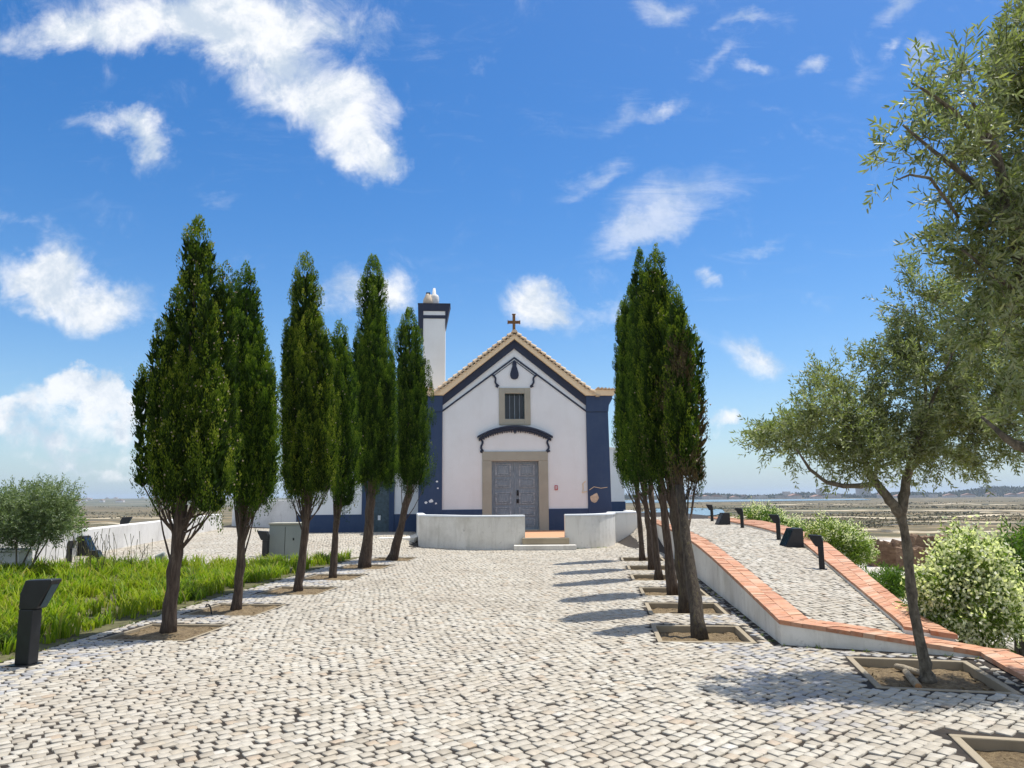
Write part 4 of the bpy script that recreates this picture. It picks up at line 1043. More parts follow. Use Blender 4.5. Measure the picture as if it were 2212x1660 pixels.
cypress(RT[1], (1452, 1050), .175, [(1416, 1000, 550, 30, 0), (1440, 1055, 640, 46, 0), (1425, 1040, 600, 36, .15)], 32, 'second cypress of the right row, with the tallest crown and dark broad trunk', moss=True, brown=.2, twigs=4, cones=120)
cypress(RT[2], (1428, 1050), .165, [(1402, 1050, 580, 34, 0), (1420, 1050, 700, 40, 0)], 33, 'third cypress of the right row, its trunk hidden behind the front two', twigs=3, cones=50)
cypress(RT[3], (1406, 1060), .14, [(1382, 1040, 550, 24, 0), (1392, 1060, 660, 32, 0)], 34, 'fourth cypress of the right row, with a narrow pointed spire', True, twigs=4, cones=30)
cypress(RT[4], (1392, 1060), .14, [(1362, 1050, 628, 26, 0), (1374, 1060, 700, 30, 0)], 35, 'fifth cypress of the right row, just left of the pointed spire', True, twigs=3, cones=10)
cypress(RT[5], (1377, 1062), .145, [(1347, 1040, 650, 20, 0), (1358, 1050, 740, 26, 0)], 36, 'farthest cypress of the right row, nearest the chapel corner', True, twigs=3, cones=10)

# ------------------------------------------------------------------ olives and bushes
def twigfoliage(ells, r, ntw, nleaf, L, Wd, tl=.30, hexa=False, droop=.0, shell=.45, upb=.35, clump=0, cs=.07):
    """ells: world ellipsoids (centre, radii, weight). Leafy twigs spread through their volume."""
    Vt = []; Dt = []; sizes = np.array([e[2] for e in ells], float); cnt = (ntw * sizes / sizes.sum()).astype(int)
    for (c, rad, w), k in zip(ells, cnt):
        nc = min(k, max(3, int(k / clump))) if clump else 0
        if k == 0: continue
        u = unit(r, k); q = r.uniform(shell ** 3, 1, k) ** (1 / 3)
        if clump: ci = r.integers(0, nc, k); u = u[:nc][ci]; q = q[:nc][ci]
        lob = 1 + .22 * np.sin(u[:, 0] * 5 + c[0] * 9) * np.sin(u[:, 2] * 6 + c[2] * 7) + .12 * np.sin(u[:, 1] * 11)
        p_ = np.array(c) + u * q[:, None] * lob[:, None] * np.array(rad)
        if clump: p_ = p_ + r.normal(0, cs, (k, 3))
        d = u * .8 + r.normal(0, .55, (k, 3)) + np.array([0, 0, upb - droop])
        Vt.append(p_); Dt.append(d / np.linalg.norm(d, axis=1, keepdims=True))
    P = np.vstack(Vt); D = np.vstack(Dt); n = len(P)
    ln = tl * r.uniform(.6, 1.3, n)
    f = np.tile(np.linspace(.05, 1, nleaf), (n, 1)); side = np.where(np.arange(nleaf) % 2, 1, -1)[None]
    e1 = np.cross(D, unit(r, n)); e1 /= np.linalg.norm(e1, axis=1, keepdims=True); e2 = np.cross(D, e1)
    bend = np.array([0, 0, -1.0]) * droop
    Q = P[:, None] + D[:, None] * (f * ln[:, None])[..., None] + bend * ((f ** 2) * ln[:, None] * .6)[..., None]
    ax = np.where((np.arange(nleaf) // 2 % 2)[None, :, None] == 0, e1[:, None], e2[:, None]) * side[..., None]
    dd = D[:, None] * .75 + ax * r.uniform(.5, 1.0, (n, nleaf))[..., None] + r.normal(0, .22, (n, nleaf, 3))
    V, K = leaves(Q.reshape(-1, 3), dd.reshape(-1, 3), L * r.uniform(.65, 1.2, n * nleaf), Wd * r.uniform(.75, 1.2, n * nleaf), r, hexa)
    tv = MB()
    return V, K, P, D, ln
def twigmesh(P, D, ln, every, rad):
    V = []; Fc = []; k = 0
    for p_, d, l in zip(P[::every], D[::every], ln[::every]):
        a = np.cross(d, [.3, .5, .2]); a /= np.linalg.norm(a); c = np.cross(d, a)
        s0 = p_ - d * l * .8; e = p_ + d * l
        for (q, rr) in ((s0, rad), (e, rad * .4)):
            for j in range(3): V.append(q + rr * (a * math.cos(2.1 * j) + c * math.sin(2.1 * j)))
        Fc += [(k, k + 1, k + 4, k + 3), (k + 1, k + 2, k + 5, k + 4), (k + 2, k, k + 3, k + 5)]; k += 6
    return np.array(V), np.array(Fc)
def E(px, py, hx, hy, y, dy=None, w=None):
    c = at_y(px, py, y); rx, rz = hx * y / F, hy * y / F
    ry = dy if dy else (rx + rz) / 2
    return (c, (rx, ry, rz), w if w else rx * ry * rz)
def limbs(b, paths, n=9):
    for pts, rad in paths:
        P2 = [pts[0]]; R2 = [rad[0]]
        for i in range(len(pts) - 1):
            for f in (1 / 3, 2 / 3, 1):
                P2.append(tuple(np.array(pts[i]) * (1 - f) + np.array(pts[i + 1]) * f + np.array([random.gauss(0, 1), random.gauss(0, 1), 0]) * rad[i] * .07)); R2.append((rad[i] * (1 - f) + rad[i + 1] * f) * random.uniform(.9, 1.12))
        b.tube(P2, R2, n, wob=.2)
# slender olive in its pit
r = np.random.default_rng(51)
OB = at_z(2005, 1478, -.08)
ol = empty('olive_tree', OB, label='slender olive tree with a curved forked trunk in front of the ramp wall', cat='tree')
OY = OB[1]
def ap(px, py, dy=0): return tuple(at_y(px, py, OY + dy))
b = MB()
limbs(b, [([tuple(OB), ap(2002, 1450), ap(1990, 1400, .02), ap(1974, 1330, .03), ap(1966, 1260, .03), ap(1962, 1200, .02), ap(1952, 1140), ap(1944, 1105)], [.074, .053, .047, .045, .043, .041, .040, .045]),
          ([ap(1944, 1112), ap(1952, 1075), ap(1958, 1040), ap(1972, 985, -.1), ap(1995, 920, -.2), ap(2020, 850, -.25)], [.05, .045, .042, .036, .028, .012]),
          ([ap(1946, 1112), ap(1922, 1082), ap(1900, 1052), ap(1882, 1032, .1), ap(1870, 1000, .2), ap(1850, 930, .3)], [.05, .044, .042, .038, .03, .012]),
          ([ap(1892, 1044), ap(1860, 1050, -.1), ap(1820, 1050, -.2), ap(1785, 1042, -.25), ap(1750, 1015, -.3), ap(1720, 970, -.35)], [.026, .024, .022, .018, .014, .007]),
          ([ap(1888, 1036), ap(1895, 1010), ap(1930, 1000, .1), ap(1950, 985, .1)], [.024, .02, .016, .01]),
          ([ap(1962, 1020), ap(2010, 970, .2), ap(2060, 930, .3), ap(2110, 900, .35)], [.026, .022, .016, .008]),
          ([ap(1995, 920, -.2), ap(2000, 840, .1), ap(1985, 740, .2), ap(1975, 660, .2)], [.02, .018, .012, .006]),
          ([ap(2020, 850, -.25), ap(2060, 760, -.2), ap(2090, 690, -.1)], [.014, .01, .006]),
          ([ap(1870, 1000, .2), ap(1830, 920, .1), ap(1800, 870, 0)], [.016, .012, .006])])
local(b, ol).build('trunk', M['olbark'], ol, smooth_=True)
els = [E(1735, 945, 85, 62, OY, .45), E(1690, 950, 45, 35, OY, .3), E(1800, 900, 85, 70, OY, .5), E(1845, 840, 62, 62, OY + .1, .4), E(1900, 930, 95, 80, OY, .55), E(1830, 985, 80, 40, OY - .1, .4),
       E(1985, 830, 95, 100, OY, .55), E(2050, 930, 105, 75, OY + .1, .55), E(2040, 720, 100, 95, OY + .1, .5), E(1985, 650, 58, 55, OY, .35), E(2130, 820, 100, 110, OY + .1, .5), E(2000, 975, 80, 40, OY + .1, .4), E(2120, 930, 70, 60, OY + .3, .4), E(2160, 720, 80, 90, OY + .2, .4), E(2230, 800, 80, 90, OY + .2, .4)]
V, K, P, D, ln = twigfoliage(els, r, 4700, 16, .054, .0145, .18, False, .1, .3, clump=16, cs=.062)
link('crown', np_mesh('crown', toloc(V, ol), K), M['olive'], ol)
Vt, Ft = twigmesh(P, D, ln, 7, .003); link('twigs', np_mesh('twigs', toloc(Vt, ol), Ft), M['olbark'], ol)
# big olive whose crown hangs in from the right
r = np.random.default_rng(52)
BB = np.array([3.42, 4.72, -.08])
big = empty('olive_tree', BB, label='big olive tree reaching into the picture from the right edge', cat='tree')
BY = 4.3
b = MB()
def bp(px, py, y): return tuple(at_y(px, py, y))
c0 = BB + np.array([.15, -.1, 1.5])
limbs(b, [([tuple(BB), tuple(BB + np.array([.05, 0, .5])), tuple(BB + np.array([.08, -.05, 1.0])), tuple(c0)], [.16, .12, .11, .12]),
          ([tuple(c0), bp(2290, 800, 4.5), bp(2230, 640, 4.4), bp(2190, 480, 4.3), bp(2150, 330, 4.2), bp(2100, 220, 4.1)], [.09, .07, .055, .04, .025, .01]),
          ([tuple(c0), bp(2420, 700, 4.6), bp(2440, 400, 4.5), bp(2400, 150, 4.4)], [.09, .07, .05, .015]),
          ([tuple(c0), bp(2290, 990, 4.6), bp(2195, 962, 4.7), bp(2165, 940, 4.7), bp(2120, 900, 4.8)], [.06, .045, .03, .018, .008]),
          ([bp(2190, 480, 4.3), bp(2110, 400, 4.2), bp(2020, 330, 4.1), bp(1950, 270, 4.1)], [.025, .018, .012, .006]),
          ([bp(2150, 330, 4.2), bp(2060, 240, 4.1), bp(2005, 200, 4.0), bp(1970, 180, 4.0)], [.02, .014, .009, .005]),
          ([bp(2230, 640, 4.4), bp(2150, 600, 4.3), bp(2080, 540, 4.2)], [.025, .016, .007]), 
          ([bp(2070, 470, 4.2), bp(2010, 385, 4.0), bp(1965, 378, 4.0), bp(1935, 390, 4.0)], [.01, .008, .006, .004])])
local(b, big).build('trunk', M['olbark'], big, smooth_=True)
els = [E(2110, 190, 95, 95, 4.2, .35), E(2180, 120, 70, 110, 4.3, .4), E(2010, 240, 70, 62, 4.05, .25), E(1985, 195, 32, 34, 4.0, .15), E(2050, 300, 95, 75, 4.1, .3), E(1960, 290, 32, 34, 4.0, .15), E(1985, 350, 44, 40, 4.0, .18),
       E(2150, 350, 100, 120, 4.2, .4), E(2095, 470, 85, 85, 4.15, .3), E(2170, 520, 80, 110, 4.3, .35), E(2110, 570, 70, 60, 4.2, .3), E(2185, 660, 60, 100, 4.3, .3), E(2150, 690, 60, 50, 4.3, .3), E(2195, 850, 38, 70, 4.6, .25), E(2195, 1000, 25, 28, 4.6, .12), E(2150, 890, 50, 50, 4.7, .2),
       E(2330, 250, 130, 260, 4.4, .6, .25), E(2330, 600, 120, 180, 4.5, .5, .18), E(2480, 350, 150, 300, 4.6, .6, .2), E(1945, 385, 16, 12, 4.0, .08)]
V, K, P, D, ln = twigfoliage(els, r, 3200, 17, .060, .0145, .19, True, .1, .2, clump=14, cs=.062)
link('crown', np_mesh('crown', toloc(V, big), K), M['olive'], big)
Vt, Ft = twigmesh(P, D, ln, 3, .0026); link('twigs', np_mesh('twigs', toloc(Vt, big), Ft), M['olbark'], big)
# small olive on the far left
def bush(name, base, els, nt, nl, L, Wd, m_, label, cat, seed, stems=6, flowers=0, fl=.03, tl=.2, hexa=False, upb=.35, stemr=.012, fshell=.75):
    r = np.random.default_rng(seed); rt = empty(name, base, label=label, cat=cat)
    b = MB()
    for i in range(stems):
        e = els[i % len(els)]; k = unit(r, 1)[0] * np.array(e[1]) * .5
        q = np.array(e[0]) + k; s_ = np.array(base) + np.array([r.normal(0, .05), r.normal(0, .05), -.03]); mid = s_ * .45 + q * .55 + np.array([r.normal(0, .05), 0, -.05])
        b.tube([tuple(s_), tuple(mid), tuple(q)], [stemr * 1.3, stemr, stemr * .4], 6)
    local(b, rt).build('stems', M['olbark'], rt)
    V, K, P, D, ln = twigfoliage(els, r, nt, nl, L, Wd, tl, hexa, .05, .25, upb)
    link('foliage', np_mesh('foliage', toloc(V, rt), K), M[m_], rt)
    if flowers:
        up_ = P[:, 2] + .35 * r.normal(0, 1, len(P)) * np.ptp(P[:, 2]); k = r.choice(len(P), min(flowers, len(P) * 2), replace=flowers > len(P))
        C0 = P[k] + D[k] * (ln[k] * r.uniform(.75, 1.12, len(k)))[:, None] + np.array([0, 0, .015]); m2 = 22
        Pp = np.repeat(C0, m2, 0) + r.normal(0, fl * 1.55, (len(C0) * m2, 3)); V, K = leaves(Pp, r.normal(0, .6, Pp.shape) + np.array([0, -.2, .6]), fl * r.uniform(.8, 1.4, len(Pp)), fl * .75, r)
        link('flowers', np_mesh('flowers', toloc(V, rt), K), M['petal'], rt)
    return rt
q = at_surf(50, 1243, H1); yb = q[1]
bush('olive_shrub', q, [E(55, 1112, 72, 54, yb, .6), E(108, 1092, 48, 38, yb, .4), E(110, 1130, 40, 30, yb, .4), E(20, 1135, 55, 45, yb, .5), E(140, 1062, 18, 14, yb, .15), E(85, 1140, 50, 30, yb, .4), E(-60, 1120, 70, 60, yb, .6)], 3600, 14, .06, .017, 'olivepale',
     'small silvery olive with thin splayed stems at the left edge', 'tree', 61, 5, tl=.22, stemr=.013)
T0 = -.4
bush('green_shrub', (at_y(155, 1160, 17.5)[0], 17.5, .2), [E(150, 1135, 24, 38, 17.5, .3), E(120, 1125, 40, 45, 17.5, .4)], 260, 12, .075, .03, 'bush', 'bright green shrub behind the boundary wall, right of the silvery olive', 'shrub', 62, 4)
bush('green_shrub', (at_y(8, 1140, 17.5)[0], 17.5, .2), [E(6, 1085, 22, 30, 17.5, .3), E(-20, 1130, 40, 60, 17.5, .4), E(20, 1150, 30, 20, 17.5, .3)], 260, 12, .075, .03, 'bush', 'dark green shrub behind the silvery olive at the left edge', 'shrub', 63, 4)

# ------------------------------------------------------------------ the strap-leaved bed
gx, gy = np.meshgrid(np.arange(-18, -3.5, .3), np.arange(.8, 21.2, .3))
k_ = inpoly(gx, gy, BED)
pv = []; pe = []; addloop(BED); pv.extend([Vector((float(a), float(c_))) for a, c_ in zip(gx[k_], gy[k_])])
ov, oe, of, _, _, _ = delaunay_2d_cdt(pv, pe, [], 0, 1e-4)
ov = np.array([(v.x, v.y) for v in ov]); of = np.array([f for f in of if len(f) == 3]); cen = ov[of].mean(1); of = of[inpoly(cen[:, 0], cen[:, 1], BED)]
link('planting_bed', np_mesh('planting_bed', np.column_stack([ov, Hz(ov[:, 0], ov[:, 1]) + .006]), of), M['bedsoil'], kind='structure')
r = np.random.default_rng(71)
cx = r.uniform(-13, -3.9, 9000); cy = r.uniform(4, 21.3, 9000)
inset = inpoly(cx, cy, BED) & inpoly(cx + .16, cy, BED) & inpoly(cx, cy + .12, BED) & (abs(cx) < .74 * cy + 1)
pn = np.sin(cx * 1.9 + 1) * np.sin(cy * 1.5) + .6 * np.sin(cx * 4.1 - cy * 3.2)
inset &= (r.random(9000) < .60 + .25 * pn); cx, cy = cx[inset][:3400], cy[inset][:3400]
nb_ = 15; n = len(cx); X0 = np.repeat(cx, nb_) + r.normal(0, .05, n * nb_); Y0 = np.repeat(cy, nb_) + r.normal(0, .05, n * nb_)
hgt = np.repeat(r.uniform(.13, .30, n) * (1 - .25 * np.clip((6.5 - cy) / 3, 0, 1)), nb_) * r.uniform(.6, 1.15, n * nb_)
a = r.uniform(0, 2 * np.pi, n * nb_); sp_ = r.uniform(.25, .95, n * nb_) * hgt
Z0_ = Hz(X0, Y0) + .004; w = r.uniform(.007, .015, n * nb_)
dx_, dy_ = np.cos(a), np.sin(a); rows = []
for f in (0, .35, .7, 1.0):
    zz = Z0_ + hgt * (1.55 * f - .62 * f * f) ; off = sp_ * f ** 1.7; ww = w * (1 - .88 * f ** 2)
    px, py = X0 + dx_ * off, Y0 + dy_ * off
    rows.append(np.column_stack([px - dy_ * ww, py + dx_ * ww, zz])); rows.append(np.column_stack([px + dy_ * ww, py - dx_ * ww, zz]))
V = np.stack(rows, 1); base = (np.arange(n * nb_) * 8)[:, None, None]
q = np.array([(0, 1, 3, 2), (2, 3, 5, 4), (4, 5, 7, 6)])
link('strap_leaved_plants', np_mesh('strap_leaved_plants', V.reshape(-1, 3), (base + q[None]).reshape(-1, 4)), M['blade'], kind='stuff', label='bright green strap-leaved ground cover filling the left bed', cat='ground cover')
# small weeds in the joints along the wall foot, the bed edge and the steps
tp = []
for (A, B_), k in (((OUTER[2], OUTER[3]), 16), ((OUTER[3], OUTER[4]), 9), (((-5.1, 9.3), (-4.58, 17.0)), 60), (((-5.38, 5.5), (-5.1, 9.3)), 40), (((-2.0, 23.9), (.4, 23.35)), 26), (((1.6, 23.3), (3.0, 24.0)), 26)):
    f = r.uniform(0, 1, k)[:, None]; tp.append(np.array(A) * (1 - f) + np.array(B_) * f + r.normal(0, .035, (k, 2)) + np.array([-.05, -.05]))
tp = np.vstack(tp); m2 = 8; Pp = np.repeat(tp, m2, 0) + r.normal(0, .015, (len(tp) * m2, 2)); Pp = np.column_stack([Pp, Hz(Pp[:, 0], Pp[:, 1])])
V, K = leaves(Pp, r.normal(0, .5, Pp.shape) + np.array([0, 0, .8]), r.uniform(.015, .055, len(Pp)), r.uniform(.004, .008, len(Pp)), r)
link('joint_weeds', np_mesh('joint_weeds', V, K), M['blade'], kind='stuff', label='tiny weeds growing in the joints along the wall foot and bed edge', cat='weeds')
# thin seed stalks
b = MB()
for i in range(70):
    px = r.uniform(70, 330); q = at_surf(px, r.uniform(1222, 1250), H1); h_ = r.uniform(.35, .8)
    b.tube([tuple(q), (q[0] + r.normal(0, .03), q[1], q[2] + h_ * .6), (q[0] + r.normal(0, .06), q[1] + r.normal(0, .05), q[2] + h_)], [.004, .003, .006], 4)
b.build('dry_seed_stalks', M['bedsoil'], kind='stuff', label='thin dry seed stalks rising behind the grass bed', cat='stalks')

# ------------------------------------------------------------------ terrain, marsh, water, far shore
def tnoise(x, y): return np.sin(x * .11 + 1.3) * np.sin(y * .083 + .4) + .5 * np.sin(x * .31 - y * .27) + .3 * np.sin(x * .7 + y * .53)
def Tz(x, y):
    xr = np.interp(y, [0, 8, 15, 28, 45], [3.2, 4.5, 6.2, 7.4, 8.4])
    d = np.hypot(np.maximum(np.maximum(x - xr, -11.9 - x), 0), np.maximum(np.maximum(y - 42, -12 - y), 0))
    z = -.42 - 1.15 * sm(d / 7.0) - 10.2 * sm((d - 16) / 95)
    z = z + .10 * tnoise(x, y) * sm((d - 1) / 8) + .35 * tnoise(x * .3, y * .3) * sm((d - 40) / 80)
    return z
rad = np.concatenate([np.linspace(.5, 60, 150), np.geomspace(61, 6000, 120)]); th = np.linspace(0, 2 * np.pi, 361)[:-1]
Rr, Tt = np.meshgrid(rad, th, indexing='ij'); X, Y = Rr * np.cos(Tt), Rr * np.sin(Tt) + 14
Z = Tz(X, Y); nr, nth = Rr.shape
idx = np.arange(nr * nth).reshape(nr, nth)
q = np.stack([idx[:-1], idx[1:], np.roll(idx, -1, 1)[1:], np.roll(idx, -1, 1)[:-1]], -1).reshape(-1, 4)
M['terrain'], t, p = mat('marsh_ground')
g = N(t, 'ShaderNodeNewGeometry'); pos = g.outputs['Position']
n_a = noise(t, .016, 8, .62, pos, (.35, 1.5, 0), .8); n_b = noise(t, .040, 7, .65, pos, (.35, 1.4, 0), .5); n_c = noise(t, .5, 6, .7, pos)
c = ramp(t, n_a, [(.30, (.055, .070, .025)), (.42, (.11, .112, .045)), (.49, (.21, .165, .09)), (.53, (.42, .34, .23)), (.57, (.15, .125, .055)), (.70, (.065, .078, .03))])
c = mix(t, ramp(t, n_b, [(.40, (0, 0, 0)), (.50, (.7, .7, .7)), (.58, (.0, .0, .0))]), c, (.055, .06, .028))
c = mix(t, ramp(t, n_b, [(.60, (0, 0, 0)), (.66, (.8, .8, .8))]), c, (.40, .35, .26))
c = mix(t, ramp(t, n_c, [(.45, (0, 0, 0)), (.62, (.55, .55, .55))]), c, (.06, .065, .025))
c = mix(t, 1, c, (.88, .78, .60), 'MULTIPLY')
sx = N(t, 'ShaderNodeSeparateXYZ'); t.links.new(pos, sx.inputs[0])
mr = N(t, 'ShaderNodeMapRange'); t.links.new(sx.outputs[2], mr.inputs[0]); mr.inputs['From Min'].default_value = -2.6; mr.inputs['From Max'].default_value = -1.75
path = ramp(t, noise(t, .16, 4, .5, pos), [(.40, (.0, .0, .0)), (.47, (1, 1, 1)), (.62, (1, 1, 1)), (.7, (0, 0, 0))])
pm = N(t, 'ShaderNodeMath', operation='MULTIPLY'); t.links.new(mr.outputs[0], pm.inputs[0]); t.links.new(path, pm.inputs[1])
c = mix(t, pm.outputs[0], c, (.52, .48, .42))
t.links.new(c, p.inputs['Base Color']); p.inputs['Roughness'].default_value = 1
link('terrain', np_mesh('terrain', np.stack([X, Y, Z], -1).reshape(-1, 3), q, smooth_=True), M['terrain'], kind='structure')
M['water'], t, p = mat('lagoon_water')
p.inputs['Base Color'].default_value = (.10, .17, .22, 1); p.inputs['Roughness'].default_value = .18
bump(t, p, noise(t, .6, 4), .25, .2)
MZ = -11.1
def gp(px, py, z=MZ): return at_z(px, py, z)
def waterpoly(px):
    b = MB(); pts = [gp(*q_) for q_ in px]; b.add([tuple(v) for v in pts], [tuple(range(len(pts)))]); return b
b = waterpoly([(1380, 1108), (1470, 1116), (1545, 1113), (1566, 1107), (1560, 1101), (1510, 1098), (1420, 1099)]); b2 = waterpoly([(1330, 1087), (1530, 1084.5), (1700, 1082.5), (1885, 1080), (1860, 1077.5), (1700, 1078.6), (1500, 1080), (1330, 1081)])
b.add(b2.v, b2.f); b3 = waterpoly([(1995, 1166), (2020, 1160), (2075, 1158), (2110, 1163), (2060, 1168)]); b.build('lagoon_water', M['water'], kind='structure')
M['bank'] = plain('pale_earth_bank', (.50, .42, .29), 1, 0, .3, .05); M['mud'] = plain('dark_channel_mud', (.050, .046, .032), .8, 0, .4, .05)
def bands(name, rows_, m_, seed, up):
    r_ = np.random.default_rng(seed); b = MB()
    for (pxa, pxb, py, sl, wd) in rows_:
        n = 26; v = []
        for i in range(n + 1):
            k = i / n; px = pxa + (pxb - pxa) * k; yy0 = py + sl * k + 1.1 * math.sin(k * 9 + py) + .5 * math.sin(k * 23 + py * 2) - (px - 1106) * .0079
            P_ = at_z(px, yy0, MZ); w_ = wd * (.35 + .65 * abs(math.sin(k * 7 + py))) * min(1, 6 * k, 6 * (1 - k)) + .1
            for (o_, u) in ((-w_, -.25), (-w_ * .45, up), (w_ * .45, up), (w_, -.25)): v.append((P_[0], P_[1] + o_, float(Tz(P_[0], P_[1] + o_)) + u))
        b.add(v, [(4 * i + j, 4 * i + j + 1, 4 * i + j + 5, 4 * i + j + 4) for i in range(n) for j in range(3)])
    b.build(name, m_, kind='structure')
bands('earth_banks', [(1560, 2300, 1106, 4, 9), (1700, 2350, 1122, -2, 6), (1900, 2400, 1133, 3, 3), (1500, 1800, 1119, 4, 5), (1990, 2350, 1096, 2, 12), (1600, 1960, 1094, 1, 10), (1900, 2250, 1150, 6, 3), (1700, 1960, 1141, 10, 3.4), (2050, 2400, 1115, 0, 6), (1880, 2090, 1163, 4, 3), (-100, 420, 1110, 2, 8), (60, 360, 1124, -2, 4)], M['bank'], 5, .35)
bands('mud_channels', [(1580, 2250, 1111, 2, 5), (1650, 2100, 1128, 3, 4), (1850, 2400, 1140, -3, 3), (1560, 1900, 1100, 0, 10), (1950, 2400, 1103, 1, 8), (1750, 2150, 1147, 6, 2.6), (2000, 2400, 1157, -2, 2.4), (1600, 1850, 1137, 6, 3), (-100, 400, 1117, 1, 6), (100, 400, 1131, 2, 4)], M['mud'], 6, .2)
# salt-pan banks and dark saltmarsh tussocks as ground cover
r = np.random.default_rng(81)
n = 12000; py = 1071 + 8 + 130 * r.power(1.3, n); px = np.where(r.random(n) < .8, r.uniform(1380, 2400, n), r.uniform(-150, 420, n))
C0 = np.array([at_z(a, max(c_, 1071 + 11 - (a - 1106) * .0079), -11.0) for a, c_ in zip(px, py)])
band = np.sin(C0[:, 1] * .021 + np.sin(C0[:, 0] * .018) * 1.4) + .6 * np.sin(C0[:, 1] * .05 - C0[:, 0] * .02)
C0 = C0[(band > .1) & (C0[:, 1] > 95)]; n = len(C0); C0[:, 2] = Tz(C0[:, 0], C0[:, 1])
sc_ = r.uniform(.22, .6, n) * np.clip(C0[:, 1] / 260, .5, 2.6)
m2 = 9; Pp = np.repeat(C0, m2, 0) + r.normal(0, 1, (n * m2, 3)) * np.repeat(sc_, m2)[:, None] * np.array([6.5, 1.6, .12]); Pp[:, 2] = Tz(Pp[:, 0], Pp[:, 1]) - .1
V, K = leaves(Pp, r.normal(0, .7, Pp.shape) + np.array([0, 0, .7]), np.repeat(sc_, m2) * r.uniform(.5, 1.2, n * m2), np.repeat(sc_, m2) * 1.5, r)
M['tuss'] = leafmat('saltmarsh_scrub', [(0, (.045, .048, .018)), (.5, (.095, .082, .034)), (1, (.16, .125, .058))], None, .1, .9)
link('saltmarsh_scrub', np_mesh('saltmarsh_scrub', V, K), M['tuss'], kind='stuff', label='dark low scrub in bands across the far marsh', cat='scrub')
# far shore woodland
r = np.random.default_rng(82)
n = 2600; px = r.uniform(1330, 2500, n); d = r.uniform(1950, 2500, n)
hillz = np.where(px > 1985, 14 * sm((px - 1985) / 140) , 0) + 3 * np.sin(px * .03) + 5
C0 = np.column_stack([(px - 1106) / F * d, d, Tz((px - 1106) / F * d, d)])
m2 = 10; hh = np.repeat(hillz + r.uniform(0, 5, n), m2)
Pp = np.repeat(C0, m2, 0) + r.normal(0, 1, (n * m2, 3)) * np.array([9, 6, 0]); Pp[:, 2] += r.uniform(0, 1, n * m2) * hh
V, K = leaves(Pp, r.normal(0, .6, Pp.shape) + np.array([0, 0, .5]), r.uniform(4, 9, n * m2), r.uniform(3, 6, n * m2), r)
M['wood_far'] = leafmat('far_woodland_leaves', [(0, (.030, .042, .022)), (.5, (.05, .062, .030)), (1, (.08, .09, .04))], None, .1, .9)
link('far_woodland', np_mesh('far_woodland', V, K), M['wood_far'], kind='stuff', label='dark belt of woodland along the far shore', cat='woodland')
M['town'] = plain('pale_town_walls', (.50, .46, .42), .9, 0, .2, .02); M['townroof'] = plain('town_roofs', (.34, .20, .14), .9, 0, .2, .02); M['townwin'] = plain('town_windows', (.10, .11, .12), .5)
def house(x, y, w, d_, h, gable, label, group):
    z = float(Tz(x, y)) - .5
    rt = empty('distant_house', (x, y, z), r.uniform(-.3, .3), label=label, cat='building', group=group)
    b = MB(); b.box(-w / 2, w / 2, -d_ / 2, d_ / 2, 0, h)
    for zz in np.arange(2, h - 1.5, 3.2):
        for xx in np.arange(-w / 2 + 1.5, w / 2 - 1.2, 3.6): b.box(xx, xx + 1.5, -d_ / 2 - .1, -d_ / 2 + .1, zz, zz + 1.5, 1)
    b.build('walls', [M['town'], M['townwin']], rt)
    b = MB()
    if gable: b.prism([(-w / 2 - .4, h), (w / 2 + .4, h), (0, h + w * .16)], -d_ / 2 - .3, d_ / 2 + .3)
    else: b.box(-w / 2 - .2, w / 2 + .2, -d_ / 2 - .2, d_ / 2 + .2, h, h + .8)
    b.build('roof', M['townroof'] if gable else M['town'], rt)
for i, px in enumerate(list(np.linspace(1495, 1790, 22)) + list(np.linspace(1890, 2200, 9))):
    px += r.normal(0, 4); d = r.uniform(1900, 2050) if px < 1850 else r.uniform(1850, 1900)
    house((px - 1106) / F * d, d, r.uniform(14, 34), 16, r.uniform(5, 10), r.random() < .6, 'low pale house in the far town across the marsh', 'low houses of the far town')
for px, h, lab in ((1763, 20, 'grey far tower block standing alone left of the olive trunk'), (1848, 21, 'left of two pale far tower blocks beside the olive branches'), (1862, 23, 'right of two pale far tower blocks beside the olive branches'), (1690, 14, 'dark mid-rise block in the middle of the far town')):
    house((px - 1106) / F * 2000, 2000, 17, 14, h + 4, False, lab, 'tower blocks of the far town')
# hills on the left with scattered white houses
gx, gy = np.meshgrid(np.linspace(-3400, -500, 70), np.linspace(1250, 3600, 40))
hz_ = -11.6 + 11.5 * sm((gy - 1400) / 1500) + 2.2 * np.sin(gx * .004 + 1) * np.sin(gy * .003) * sm((gy - 1400) / 1000)
n0, n1_ = gx.shape; idx = np.arange(n0 * n1_).reshape(n0, n1_); q = np.stack([idx[:-1, :-1], idx[:-1, 1:], idx[1:, 1:], idx[1:, :-1]], -1).reshape(-1, 4)
M['hill'], t, p = mat('scrubby_hills'); t.links.new(ramp(t, noise(t, .01, 8, .7), [(.35, (.045, .055, .03)), (.5, (.10, .10, .05)), (.62, (.22, .19, .13)), (.75, (.07, .08, .04))]), p.inputs['Base Color']); p.inputs['Roughness'].default_value = 1
link('hills', np_mesh('hills', np.stack([gx, gy, hz_], -1).reshape(-1, 3), q, smooth_=True), M['hill'], kind='structure')
M['farwhite'] = plain('far_white_walls', (.75, .73, .70), .9, 0, .1, .02)
